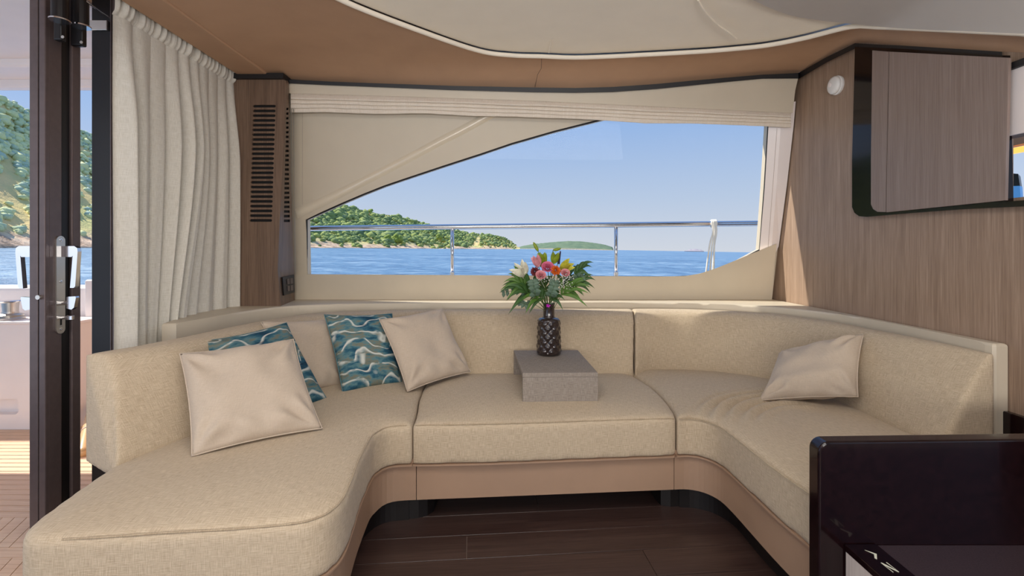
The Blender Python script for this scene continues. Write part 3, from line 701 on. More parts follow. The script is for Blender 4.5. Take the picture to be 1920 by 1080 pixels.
frond(BP(1012, 552, -0.06), 6, 1.3, 0.085, M['palm2'], 'short dark palm frond low in front, left of the vase neck')
frond(BP(1072, 540, -0.02), 6, 0.9, 0.10, M['palm'], 'green palm frond spreading right at mid height of the bouquet')
frond(BP(968, 540, 0.0), 5, 0.8, 0.10, M['palm2'], 'green palm frond reaching left at mid height of the bouquet')
frond(BP(975, 530, -0.02), 6, 1.0, 0.115, M['palm'], 'palm frond fanning out to the left under the white lily')
frond(BP(985, 547, -0.05), 5, 0.9, 0.125, M['palm2'], 'dark green palm frond hanging at the lower left of the bouquet')
frond(BP(1086, 506, 0.02), 7, 0.75, 0.085, M['palm2'], 'palm frond rising at the upper right of the bouquet')
frond(BP(1088, 530, 0.0), 6, 0.8, 0.085, M['palm2'], 'palm frond reaching furthest right of the bouquet')
frond(BP(1062, 545, -0.05), 5, 0.9, 0.12, M['palm'], 'palm frond drooping at the lower right of the bouquet')
frond(BP(1000, 556, -0.09), 4, 1.0, 0.10, M['palm'], 'palm frond drooping in front at the lower left of the vase neck')
frond(BP(1040, 556, -0.09), 5, 1.2, 0.075, M['palm2'], 'short dark palm frond just above the vase neck')
frond(BP(1020, 532, 0.06), 6, 1.2, 0.10, M['palm2'], 'dark palm frond at the back of the bouquet')
def euca(pts, label, s=0.032):
    P = [NECK+Vector((0, 0, -0.05))]+[BP(*q) for q in pts]
    path = catmull(P, 5); o = empty('eucalyptus_sprig', path[0], label, 'leaf', G)
    add('stem', tube(path, 0.0015, 5), M['stem'], o)
    for i in range(7, len(path), 2):
        for sgn in (-1, 1):
            d = (path[i]-path[i-1]).normalized(); side = d.cross(Vector((0, -1, 0))).normalized()*sgn
            q = path[i]+(side*0.9+d*0.4+Vector((0, random.uniform(-.4, .2), 0)))*s
            V, Fc = blade(path[i], q+(q-path[i])*0.15, s*0.95, 0.004, 6, Vector((0, -1, random.uniform(-.4, .4))), 0.06)
            add('leaf', (V, Fc), M['euca'], o, smooth=True)
    return o
euca([(1006, 560, -0.08), (1003, 545, -0.11), (1000, 530, -0.10)], 'grey-green eucalyptus sprig in front, left of centre')
euca([(1030, 560, -0.09), (1036, 546, -0.12), (1040, 530, -0.10)], 'grey-green eucalyptus sprig in front, right of centre')
euca([(995, 555, 0.0), (968, 545, 0.0), (945, 549, 0.0)], 'thin eucalyptus sprig stretching furthest left', 0.022)
euca([(1055, 545, 0.0), (1075, 525, 0.0), (1090, 518, 0.0)], 'grey-green eucalyptus sprig on the right beside the palm fronds', 0.028)
euca([(1000, 570, -0.06), (985, 571, -0.07), (975, 566, -0.07)], 'eucalyptus sprig hanging low beside the vase neck', 0.022)
def rose(p, r, mat, label, tilt=Vector((0, -0.8, 0.6))):
    p = Vector(p); o = empty('rose', p, label, 'flower', G); Mx = tilt.to_track_quat('Z', 'Y').to_matrix().to_4x4(); Mx.translation = p
    add('stem', tube(stem_to(p-Vector((0, 0, 0.01))), 0.002, 5), M['stem'], o)
    k = 0
    for ring, (rr, h, cnt) in enumerate(((0.18, 0.9, 3), (0.42, 0.85, 4), (0.7, 0.7, 5), (1.0, 0.5, 6))):
        for j in range(cnt):
            a0 = 2*math.pi*j/cnt+ring*0.7; V, Fc = [], []
            for iu in range(6):
                for iv in range(5):
                    u = (iu/5-0.5); v = iv/4; a = a0+u*2*math.pi/cnt*1.35
                    rad = r*rr*(0.35+0.65*v**0.7)*(1+0.10*v*v*(1 if ring > 1 else 0)); z = r*(h*v-0.45)*(1-0.35*(2*u)**2*v)
                    V.append(Mx @ Vector((rad*math.cos(a), rad*math.sin(a), z)))
            m = len(V); nrm = [(Vector(q)-p).normalized()*0.0007 for q in V]; V += [q-w for q, w in zip(V, nrm)]
            for iu in range(5):
                for iv in range(4):
                    q = (iu*5+iv, iu*5+iv+1, iu*5+iv+6, iu*5+iv+5); Fc.append(q); Fc.append(tuple(m+i for i in q[::-1]))
            add('petal', (V, Fc), mat, o, smooth=True)
    return o
rose(BP(1027, 500, -0.07), 0.033, M['pink'], 'bright pink rose highest in the middle of the bouquet')
rose(BP(1014, 515, -0.10), 0.027, M['pinkp'], 'pale pink rose lower left of the bright pink rose')
rose(BP(1060, 511, -0.07), 0.024, M['pinkp'], 'pale pink bloom at the right of the orange flower')
def pompon(p, r, mat, label, n=70, name='chrysanthemum'):
    p = Vector(p); o = empty(name, p, label, 'flower', G)
    add('stem', tube(stem_to(p), 0.002, 5), M['stem'], o)
    vfs = []
    for i in range(n):
        z = 1-2*(i+0.5)/n; a = i*2.39996; q = Vector((math.sqrt(1-z*z)*math.cos(a), math.sqrt(1-z*z)*math.sin(a), z))
        vfs.append(blade(p+q*r*0.3, p+q*r*random.uniform(0.85, 1.1), r*0.32, 0, 2, Vector((0.3, -1, 0.4)), 0.2))
    add('petals', join(*vfs), mat, o)
    return o
pompon(BP(1042, 507, -0.08), 0.031, M['orange'], 'orange chrysanthemum beside the bright pink rose')
pompon(BP(1003, 509, -0.05), 0.029, M['maroon'], 'maroon flower head at the left of the bouquet')
pompon(BP(997, 530, -0.06), 0.014, M['pinkp'], 'small pale pink floret cluster below the maroon flower', 40)
def lily(p, axis, r, mat, label, n=6, op=0.7):
    p = Vector(p); axis = Vector(axis).normalized(); o = empty('lily', p, label, 'flower', G)
    add('stem', tube(stem_to(p), 0.0022, 5), M['stem'], o); s = axis.orthogonal().normalized(); t = axis.cross(s)
    for j in range(n):
        a = 2*math.pi*j/n; d = (axis+(s*math.cos(a)+t*math.sin(a))*op).normalized()
        add('petal', blade(p, p+d*r, r*0.42, 0.004, 6, axis.cross(d)+Vector((0, -1, 0)), 0.12), mat, o, smooth=True)
    return o
lily(BP(984, 515, -0.05), (-0.55, -0.4, 0.7), 0.095, M['lily'], 'open white lily at the left of the bouquet')
lily(BP(1052, 506, -0.03), (0.6, -0.3, 0.5), 0.085, M['yellow'], 'yellow-green lily opening right of the orange flower', 5, 0.45)
lily(BP(1010, 500, -0.03), (-0.3, -0.2, 0.9), 0.075, M['pinkp'], 'half open pink lily behind the maroon flower', 5, 0.35)
lily(BP(1016, 500, 0.0), (0.0, -0.2, 1), 0.09, M['lime'], 'lime green leafy shoot above the bright pink rose', 5, 0.3)
lily(BP(1038, 494, 0.0), (0.2, -0.2, 1), 0.075, M['lime'], 'lime green leafy shoot beside the purple spike', 4, 0.35)
def bud(p0, p1, r, label):
    p0, p1 = Vector(p0), Vector(p1); o = empty('lily_bud', p0, label, 'flower', G)
    add('stem', tube(stem_to(p0, bend=0.03), 0.002, 6), M['stem'], o)
    add('bud', tube([p0.lerp(p1, t) for t in (0, .12, .3, .55, .8, .93, 1)], [r*.4, r*.7, r*.95, r, r*.75, r*.4, r*.1], 10), M['lime'], o, smooth=True)
bud(BP(1009, 471, 0.0), BP(1000, 454, 0.0), 0.010, 'closed green lily bud standing highest on the left')
bud(BP(1037, 469, 0.0), BP(1052, 466, 0.0), 0.009, 'closed green lily bud pointing right at the top')
sp = empty('purple_spike', BP(1048, 494, 0.0), 'dark purple flower spike at the top right of the bouquet', 'flower', G)
add('stem', tube(stem_to(BP(1051, 476, 0)), 0.0018, 5), M['stem'], sp)
vfs = []
for i in range(60):
    t = i/60; q = BP(1047, 495, 0).lerp(BP(1051, 471, 0), t); a = i*2.4; d = Vector((math.cos(a), math.sin(a), 0.3))
    vfs.append(blade(q, q+d*0.011*(1-0.6*t), 0.007, 0, 2))
add('florets', join(*vfs), M['purple'], sp)
vfs = []
for i in range(150):
    cx, cy, sx, sy = random.choice(((1012, 522, 14, 8), (1058, 533, 16, 9), (1065, 518, 9, 7), (1035, 524, 14, 6)))
    q = BP(random.gauss(cx, sx*0.6), random.gauss(cy, sy*0.6), -0.08+random.gauss(0, 0.02))
    bm = bmesh.new(); bmesh.ops.create_icosphere(bm, subdivisions=1, radius=random.uniform(0.0018, 0.0034)); bmesh.ops.translate(bm, verts=bm.verts, vec=q); vfs.append(from_bm(bm))
for cx, cy in ((1012, 522), (1058, 533), (1065, 518), (1035, 524)): vfs.append(tube(stem_to(BP(cx, cy, -0.08)), 0.001, 4))
add('baby_breath', join(*vfs), M['gyp'], label="tiny white baby's breath florets scattered through the bouquet", cat='flower', kind='stuff')
mg = empty('magenta_bloom', BP(1028, 573, -0.045), 'small magenta bloom tucked at the vase neck', 'flower', G)
for j in range(5):
    a = j*1.2566; add('petal', blade(BP(1028, 573, -0.045), BP(1028, 573, -0.05)+Vector((math.cos(a)*0.013, 0, math.sin(a)*0.011)), 0.011, 0, 4), M['magenta'], mg, smooth=True)
# ================================================================ CURTAIN
cur = empty('curtain', (-1.78, 2.6, 0.3), 'gathered off-white linen curtain hanging beside the aft doorway', 'curtain')
def sst(a, b, x):
    t = min(1, max(0, (x-a)/(b-a))); return t*t*(3-2*t)
def curt(s, t, z):
    sh = 0.020*sst(0.25, 1.0, t)*math.sin(7*s)
    q = s+sh*0.25
    ph = 2*math.pi*(10.4*q**1.15)+0.35*math.sin(11*q)
    amp = (0.010+0.050*sst(-0.05, 0.30, t))*(0.62+0.38*math.sin(13*q+1.3))
    sw = sst(0.25, 1.0, t)*math.exp(-((s-0.55)/0.22)**2)
    Y = 2.135+0.965*s-0.19*sw
    X = -1.775+amp*(1.9*abs(math.sin(ph/2))**0.75-0.85)*sst(-0.01, 0.05, s)
    X += 0.10*amp*math.sin(2.3*ph+1.0)*sst(0.1, .6, t)
    X += 0.006*noise.noise(Vector((s*8, t*2, 0)))*t
    return Vector((X, Y, z))
ns, nt = 340, 50; ZT, ZB = 2.355, 0.50
rows = []
for j in range(nt+1):
    t = j/nt; z = ZT-0.105-(ZT-0.105-ZB)*t
    rows.append([curt(i/ns, t, z) for i in range(ns+1)])
V, Fc = loft(rows); 
add('drape', (V, Fc), M['curtain'], cur, smooth=True)
rows = []
for j in range(13):
    q = j/12; z = ZT+0.01-0.118*q; r = []
    for i in range(ns+1):
        s = i/ns; p = curt(s, 0.0, z); bul = math.sin(math.pi*q)
        p.x += 0.006+0.012*bul*(0.3+0.9*abs(math.sin(2*math.pi*12*s+1.1*math.sin(9*s))))+0.006*math.sin(2*math.pi*27*s)*(0.3+0.7*bul)
        p.x -= 0.010*sst(0.8, 1, q)
        r.append(p)
    rows.append(r)
add('heading_tape', loft(rows), M['curtain'], cur, smooth=True)
add('curtain_track', box((-1.80, 0.4, 2.355), (-1.755, 3.12, 2.375)), M['alu_black'], label='dark curtain track under the pelmet beam', cat='track')
# ================================================================ ROMAN BLIND, folded up
bl = empty('roman_blind', UW(1000, 225, -0.08), 'cream roman blind folded up at the top of the window', 'blind')
def lin(x, pts):
    return float(np.interp(x, [p[0] for p in pts], [p[1] for p in pts]))
btop = [(545, 176), (760, 182), (1000, 190), (1300, 204), (1486, 213)]
bbot = [(550, 211), (620, 210), (700, 213), (800, 213), (900, 217), (1000, 220), (1128, 225), (1210, 230), (1300, 232), (1400, 235), (1482, 238)]
for fold in range(4):
    rows = []
    for i in range(97):
        x = 545+(1483-545)*i/96; a, b = lin(x, btop), lin(x, bbot); sp_ = (b-a)
        wob = 1.3*noise.noise(Vector((x*0.012, fold*3.1, 0)))+0.6*noise.noise(Vector((x*0.05, fold*5.0, 2)))
        y0 = a-3+sp_*(0.18*fold); y1 = a+sp_*(0.30+0.235*fold)+wob
        o0, o1 = -0.070-0.000*fold, -0.100+0.012*fold
        r = []
        for k, (ty, to) in enumerate(((0, 0), (0.35, 0.45), (0.7, 0.9), (0.9, 1.05), (1.0, 0.85), (1.02, 0.4), (0.9, 0.1))):
            r.append(UW(x, y0+(y1-y0)*ty, o0+(o1-0.012-o0)*to-0.004*noise.noise(Vector((x*0.03, k*0.5, fold)))))
        rows.append(r)
    add('fold', loft(rows), M['blind'], bl, smooth=True)
# beaded operating chain at the left
bch = empty('blind_chain', UW(548, 500, -0.06), 'thin beaded operating chain hanging at the left of the blind', 'chain')
for x0, x1, yb in ((546.5, 549, 512), (550.5, 553.5, 513)):
    pth = [UW(x0+(x1-x0)*t, 205+(yb-205)*t, -0.09) for t in np.linspace(0, 1, 150)]
    vfs = [tube([pth[i] for i in range(0, 150, 10)]+[pth[-1]], 0.0008, 4)]
    for q in pth:
        vfs.append(xf(box((-0.0021, -0.0021, -0.0021), (0.0021, 0.0021, 0.0021)), Matrix.Translation(q)))
    o = add('beads', join(*vfs), M['satin'], bch); o['kind'] = 'stuff'
# ================================================================ WOOD COLUMN WITH VENT SLOTS
colm = empty('vent_column', (-1.60, 3.1, 0.843), 'brown fineline oak column with two rows of vent slots left of the window', 'column')
# faces given by photo-measured corners: front face, then a narrow right hand facet
def fcol(x, y):
    z = H-(y-CY)/F*3.045; return U(x, y, 3.045)
slots = []
for i in range(25):
    yc = 199+i*8.93; xl = 474.5-i*0.27; xr = 517-i*0.29
    slots.append(rrect(xl, yc-2.5, xr, yc+2.5, 2.4, 3))
front_px = [(440, 577), (430, 575), (436, 147), (528, 147), (536, 151), (533, 250), (524, 420), (520.5, 505), (526.5, 575)]
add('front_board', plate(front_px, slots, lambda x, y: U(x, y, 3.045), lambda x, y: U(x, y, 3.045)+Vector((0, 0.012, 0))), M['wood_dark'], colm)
add('grille_backing', plate([(460, 190), (525, 190), (520, 424), (460, 424)], [], lambda x, y: U(x, y, 3.045)+Vector((0, 0.016, 0)), lambda x, y: U(x, y, 3.045)+Vector((0, 0.03, 0))), M['slot'], colm)
# right facet: from the front edge back to the window wall
ed = [(536, 151), (533, 250), (524, 420), (520.5, 505), (526.5, 575)]
def edge_x(y): return float(np.interp(y, [e[1] for e in ed], [e[0] for e in ed]))
rt = [(541.5, 151), (543, 250), (545, 340), (548, 420), (551.5, 505), (553, 568)]
def right_x(y): return float(np.interp(y, [e[1] for e in rt], [e[0] for e in rt]))
def facet(t, y):            # t 0 at the front edge, 1 at the wall
    a = U(edge_x(y), y, 3.047); b = UW(right_x(y), y, -0.10)
    return a.lerp(b, t)
s2 = []
for i in range(25):
    yc = 204+i*8.75; w = 0.25
    s2.append([(0.30+0.02*i/25, yc-2.4), (0.80, yc-2.4), (0.80, yc+2.4), (0.30+0.02*i/25, yc+2.4)])
fo = [(0, 151), (1, 151), (1, 250), (1, 340), (1, 420), (1, 505), (1, 568), (0, 575), (0, 505), (0, 420), (0, 340), (0, 250)]
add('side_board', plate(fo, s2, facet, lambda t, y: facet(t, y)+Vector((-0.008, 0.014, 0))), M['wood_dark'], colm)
add('grille_backing', plate([(0.2, 196), (0.9, 196), (0.9, 420), (0.2, 420)], [], lambda t, y: facet(t, y)+Vector((-0.011, 0.016, 0)), lambda t, y: facet(t, y)+Vector((-0.02, 0.03, 0))), M['slot'], colm)
add('trim_6', box((-1.80, 3.02, 2.278), (-1.44, 3.2, 2.312)), M['black'], kind='structure', label='black trim on top of the vent column', cat='trim')
# power outlet on the facet
po = empty('power_outlet', facet(0.4, 553), 'black power outlet panel at the foot of the vent column', 'outlet')
def fx(t, y, d): return facet(t, y)+Vector((d, -d*0.25, 0))
add('plate', plate([(0.18, 520), (0.92, 515), (0.92, 548), (0.18, 554)], [], lambda t, y: fx(t, y, 0.010), lambda t, y: fx(t, y, 0.0)), M['black'], po)
for (a, b, y0, y1) in ((0.42, 0.58, 523, 533), (0.62, 0.80, 522, 532), (0.42, 0.58, 536, 546), (0.62, 0.80, 535, 545)):
    add('socket', plate([(a, y0), (b, y0-0.8), (b, y1-0.8), (a, y1)], [], lambda t, y: fx(t, y, 0.0125), lambda t, y: fx(t, y, 0.0095)), M['alu'], po)
# ================================================================ WALL CABINET ON THE OAK WALL
cab = empty('wall_cabinet', UX(1750, 400, 1.87), 'wall cabinet with pale oak doors in a dark gloss frame', 'cabinet')
def cx_(X): return lambda x, y: UX(x, y, X)
frame_px = [(1603, 88), (1700, 92), (1880, 104), (1880, 120), (1886, 378), (1960, 372.5), (1960, 385), (1800, 392.5), (1700, 400), (1625, 406.5), (1611, 405.5), (1602, 399), (1597.5, 388), (1597.5, 300)]
add('frame', plate(frame_px, [], cx_(1.862), lambda x, y: UX(x, y, 1.862)+Vector((0.029, 0, 0))), M['blackgloss'], cab)
strip = [(1635.5, 94.5), (1666.3, 97), (1660.3, 397.5), (1645, 397), (1637, 392), (1633, 383), (1633, 300)]
add('side_strip', plate(strip, [], cx_(1.852), lambda x, y: UX(x, y, 1.852)+Vector((0.009, 0, 0))), M['wood_pale'], cab)
door = [(1667.6, 97), (1891, 108.5), (1884.5, 375.5), (1661.6, 398)]
add('door', plate(door, [], cx_(1.850), lambda x, y: UX(x, y, 1.850)+Vector((0.011, 0, 0))), M['wood_pale'], cab)
# ================================================================ SMOKE DETECTOR
dp = UX(1572, 160, 1.892)
det = empty('smoke_detector', dp, 'round white smoke detector on the oak wall beside the cabinet', 'detector')
R = Matrix.Translation(dp) @ Matrix.Rotation(-math.pi/2, 4, 'Y')
add('base', xf(lathe([(0, 0), (0.052, 0), (0.054, 0.006), (0.054, 0.014), (0.048, 0.017), (0, 0.017)], 36), R), M['plastic'], det, smooth=False)
add('cover', xf(lathe([(0.044, 0.015), (0.050, 0.019), (0.051, 0.028), (0.046, 0.036), (0.030, 0.041), (0, 0.042)], 36), R), M['plastic'], det, smooth=True)
add('button', xf(lathe([(0.0135, 0.040), (0.0135, 0.0435), (0.012, 0.0445), (0, 0.0445)], 20, (0.006, 0.012, 0)), R), M['white'], det)
# ================================================================ DARK GLOSS DIVIDER AND LOW CABINET (right foreground)
dv = empty('divider_panel', (1.5, 1.395, 0), 'dark gloss divider panel with rounded corners at the end of the sofa', 'divider')
poly = [(0.877, 0.0)]+[(0.877+0.032*(1-math.cos(a)), 0.65-0.032*(1-math.sin(a))) for a in np.linspace(0, math.pi/2, 9)]+[(2.3, 0.668), (2.3, 0.0)]
V, Fc = plate(poly, [], lambda x, z: Vector((x, 1.372, z)), lambda x, z: Vector((x, 1.420, z)))
bm = bmesh.new(); vs = [bm.verts.new(p) for p in V]
for f in Fc:
    try: bm.faces.new([vs[i] for i in f])
    except ValueError: pass
bmesh.ops.recalc_face_normals(bm, faces=bm.faces)
bmesh.ops.dissolve_limit(bm, angle_limit=0.01, verts=bm.verts, edges=bm.edges)
ed = [e for e in bm.edges if e.is_manifold and e.calc_face_angle(0) > 1.2 and abs(e.verts[0].co.y-e.verts[1].co.y) < 1e-5]
bmesh.ops.bevel(bm, geom=ed, offset=0.006, segments=3, profile=0.5, affect='EDGES')
add('panel', from_bm(bm), M['gloss'], dv)
lc = empty('low_cabinet', (1.5, 1.2, 0), 'low dark cabinet with a pale striped side and metal inlay letters', 'cabinet')
ZT2 = 0.36
add('side_panel', box((0.950, 0.70, 0.0), (0.965, 1.366, ZT2-0.004)), M['pale_stripe'], lc)
add('body', box((0.966, 0.70, 0.0), (2.3, 1.370, ZT2-0.022)), M['gloss'], lc)
add('top_border', box((0.949, 0.70, ZT2-0.020), (1.04, 1.370, ZT2), 0.002), M['gloss'], lc)
add('top_inset', box((1.0405, 0.70, ZT2-0.020), (2.3, 1.370, ZT2-0.004)), M['gloss_top'], lc)
def ink(a): return [(1560+x/10.8, 980+y/10.8) for x, y in a]
for k, sh in enumerate(([(655, 552), (672, 552), (905, 632), (912, 745), (862, 722), (850, 640)], [(980, 808), (1010, 808), (1310, 962), (1090, 806), (1110, 800), (1362, 998), (1345, 1005), (1075, 872), (1248, 1000), (1238, 1010)])):
    px = ink(sh)
    add('inlay_letter', plate(px, [], lambda x, y: UZ(x, y, ZT2+0.0012), lambda x, y: UZ(x, y, ZT2+0.0002)), M['inlay'], lc)
# ================================================================ WHAT SHOWS THROUGH THE PASS-THROUGH: helm
hs = empty('helm_display', UX(1900, 375, 3.0), 'helm display with a dark hood seen through the opening at far right', 'display')
def hx(x, y): return UX(x, y, 3.0)
add('hood', plate([(1884, 324), (1909, 326), (1912.5, 349), (1884, 349)], [], hx, lambda x, y: hx(x, y)+Vector((0.12, 0.1, 0))), M['alu_black'], hs)
add('screen', plate([(1884, 349.5), (1912, 348), (1914, 376), (1884, 378)], [], hx, lambda x, y: hx(x, y)+Vector((0.08, 0.06, 0))), M['screen'], hs)
add('stand', box((3.02, 2.75, 0.0), (3.2, 3.0, 1.50), 0.01), M['black'], hs)
add('light_strip', box((2.995, 2.2, 1.775), (3.02, 3.3, 1.808)), M['led'], label='amber light strip seen through the opening at far right', cat='light')
add('helm_beam', box((2.99, 2.2, 1.82), (3.05, 3.4, 1.95)), M['taupe_ceiling'], label='taupe beam above the amber light strip at far right', cat='beam')
# ================================================================ AFT DOOR: leaf stile with lock and handles, jamb
d1 = empty('door_1', (-1.88, 1.97, 0), 'dark aluminium leaf of the aft folding door, nearest the camera', 'door', kind='structure')
add('stile', box((-1.902, 1.915, 0.0), (-1.862, 2.0, 2.42), 0.003), M['alu'], d1)
add('edge_profile', box((-1.914, 1.903, 0.0), (-1.880, 1.918, 2.42), 0.003), M['alu'], d1)
add('edge_profile', box((-1.872, 1.898, 0.0), (-1.846, 1.918, 2.42), 0.004), M['alu'], d1)
add('face_board', box((-1.864, 1.914, 0.0), (-1.846, 1.968, 2.42), 0.002), M['alu'], d1)
add('glazing_channel', box((-1.880, 1.966, 0.0), (-1.855, 2.020, 2.42), 0.002), M['alu_black'], d1)
add('edge_profile', box((-1.868, 2.012, 0.0), (-1.843, 2.052, 2.42), 0.004), M['alu'], d1)
FXX = -1.8455
def lk(x, y): return UX(x, y, FXX)
pl = []
pa, pb = lk(111.5, 451), lk(111.5, 617); r = 0.0190
yc = pa.y
pts = [(yc+r*math.cos(a), pa.z+r*math.sin(a)) for a in np.linspace(0, math.pi, 10)]+[(yc+r*math.cos(a), pb.z+r*math.sin(a)) for a in np.linspace(math.pi, 2*math.pi, 10)]
add('lock_plate', plate(pts, [], lambda Y, z: Vector((FXX+0.006, Y, z)), lambda Y, z: Vector((FXX, Y, z))), M['satin'], d1)
for py in (450, 528, 617):
    q = lk(111.5, py); add('screw', xf(lathe([(0.006, 0), (0.006, 0.0015), (0.003, 0.0018), (0, 0.001)], 12), Matrix.Translation(q+Vector((0.006, 0, 0))) @ Matrix.Rotation(math.pi/2, 4, 'Y')), M['steel'], d1)
zt, zb, zl = lk(110, 466).z, lk(110, 535).z, lk(110, 560).z
def handle(sx, X0, Yh, out):
    # flat polished D-grip: arm, rounded corner, tapering grip
    o0 = X0; pts = [(0.0, zt+0.010), (0.062, zt+0.010), (0.074, zt+0.002), (0.076, zt-0.012), (0.066, zb-0.004), (0.060, zb-0.010), (0.045, zb-0.010), (0.056, zt-0.028), (0.052, zt-0.034), (0.0, zt-0.034)]
    return plate(pts, [], lambda d, z: Vector((o0+sx*d, Yh-0.009, z)), lambda d, z: Vector((o0+sx*d, Yh+0.009, z)))
hv = add('handle', handle(1, FXX+0.006, yc, 1), M['steel'], d1)
def lever(sx, X0, Yh):
    pts = [(0.030, zl+0.008), (0.066, zl+0.010), (0.068, zl+0.004), (0.060, zl-0.036), (0.050, zl-0.044), (0.030, zl-0.040)]
    return plate(pts, [], lambda d, z: Vector((X0+sx*d, Yh-0.008, z)), lambda d, z: Vector((X0+sx*d, Yh+0.008, z)))
add('latch_lever', join(lever(1, FXX+0.006, yc), tube([Vector((FXX+0.004, yc, zl-0.018)), Vector((FXX+0.04, yc, zl-0.018))], 0.009, 12)), M['steel'], d1)
zk = lk(110, 596).z
add('thumb_turn', join(tube([Vector((FXX+0.004, yc, zk)), Vector((FXX+0.040, yc, zk))], 0.007, 12), box((FXX+0.032, yc-0.006, zk-0.010), (FXX+0.058, yc+0.006, zk+0.010), 0.003)), M['steel'], d1)
add('keyway', box((FXX+0.005, yc-0.004, zk-0.03), (FXX+0.0068, yc+0.004, zk-0.005)), M['alu_black'], d1)
add('outer_handle', handle(-1, -1.912, 1.93, -1), M['steel'], d1)
add('outer_lever', lever(-1, -1.900, 1.93), M['steel'], d1)
q = UX(76.5, 557, -1.865); q.y = 1.90
add('latch_bolt', tube([Vector((q.x, 1.905, q.z)), Vector((q.x, 1.886, q.z))], 0.009, 12), M['satin'], d1)
# jamb
tj = empty('door_2', (-1.88, 2.25, 0), 'black aluminium post of the second door leaf beside the curtain', 'door', kind='structure')
add('post', box((-1.928, 2.20, 0.0), (-1.838, 2.26, 2.42), 0.004), M['alu_black'], tj)
add('edge_profile', box((-1.840, 2.196, 0.0), (-1.834, 2.215, 2.42), 0.002), M['alu'], tj)
add('edge_profile', box((-1.834, 2.20, 0.0), (-1.812, 2.25, 2.42), 0.003), M['alu'], tj)
# top roller hardware
for k, (x0, x1, yb, yr, Y, lab) in enumerate(((107, 121, 78, 44, 1.95, 'black roller carriage at the top of the near door leaf'), (138, 160, 88, 55, 2.05, 'black roller carriage at the top of the far door leaf'))):
    hw = empty('roller_carriage', U((x0+x1)/2, yb, Y-0.06), lab, 'hardware')
    a, b = U(x0-1, yb, Y-0.06), U(x1, -30, Y-0.06)
    add('bracket', box((a.x, Y-0.075, a.z), (b.x, Y-0.05, b.z), 0.006, 3), M['alu_black'], hw)
    cx0, cz0 = U(x1+2, yr, Y-0.085).x-0.004, U(x1, yr, Y-0.085).z
    add('roller', lathe([(0, 0.004), (0.026, 0.004), (0.026, 0.10), (0, 0.10)], 24, (cx0, Y-0.105, cz0)), M['alu_black'], hw, smooth=False)
    add('roller_rim', lathe([(0, 0), (0.033, 0.0), (0.033, 0.005), (0, 0.005)], 28, (cx0, Y-0.105, cz0)), M['steel'], hw)
    s = U((x0+x1)/2+3, yb-9, Y-0.077)
    add('screw', xf(lathe([(0.006, 0), (0.006, 0.002), (0, 0.002)], 12), Matrix.Translation((s.x, Y-0.075, s.z)) @ Matrix.Rotation(math.pi/2, 4, 'X')), M['satin'], hw)
add('guide_rod', tube([U(128, -20, 1.98), U(205, 33, 2.19)], 0.004, 8), M['steel'], label='thin steel guide rod between the door leaf tops', cat='rod')
add('head_plate', box((-1.925, 2.185, 2.20), (-1.845, 2.199, 2.245), 0.002), M['satin'], label='small satin metal plate at the top of the black post', cat='plate')
# ================================================================ AFT COCKPIT (left)
dk = add('deck', box((-5.2, -0.5, -0.06), (-1.55, 3.30, -0.008)), M['teakcaulk'], kind='structure', label='teak cockpit deck with black caulked joints', cat='deck')
def board(name, poly, parent, m=M['teak']): return add(name, prism(poly, -0.014, 0.0), m, parent)
PW = 0.047
y = 3.30
while y > 2.16:
    board('plank', [(-5.1, y-PW), (-1.56, y-PW), (-1.56, y-0.003), (-5.1, y-0.003)], dk); y -= PW+0.003
ytop = y
def clip(poly, ylo, yhi, xlo, xhi):
    def cut(P, ax, v, keep):
        out = []
        for i in range(len(P)):
            a, b = P[i], P[(i+1) % len(P)]; ia, ib = keep(a[ax], v), keep(b[ax], v)
            if ia: out.append(a)
            if ia != ib:
                t = (v-a[ax])/(b[ax]-a[ax]); out.append((a[0]+(b[0]-a[0])*t, a[1]+(b[1]-a[1])*t))
        return out
    ge = lambda p, v: p >= v; le = lambda p, v: p <= v
    for ax, v, kp in ((1, ylo, ge), (1, yhi, le), (0, xlo, ge), (0, xhi, le)):
        poly = cut(poly, ax, v, kp)
        if len(poly) < 3: return None
    return poly
def diagonal(ylo, yhi, ang):
    d = (math.cos(ang), math.sin(ang)); n = (-d[1], d[0])
    for k in range(-90, 90):
        o = k*(PW+0.003); c0 = (-2.6+n[0]*o, 2.0+n[1]*o)
        P = [(c0[0]-d[0]*3, c0[1]-d[1]*3), (c0[0]+d[0]*3, c0[1]+d[1]*3), (c0[0]+d[0]*3+n[0]*PW, c0[1]+d[1]*3+n[1]*PW), (c0[0]-d[0]*3+n[0]*PW, c0[1]-d[1]*3+n[1]*PW)]
        q = clip(P, ylo, yhi, -3.2, -1.56)
        if q: board('plank', q, dk)
diagonal(1.935, ytop, math.radians(113))
board('plank', [(-5.1, 1.87), (-1.56, 1.87), (-1.56, 1.932), (-5.1, 1.932)], dk)
diagonal(1.45, 1.867, math.radians(113))
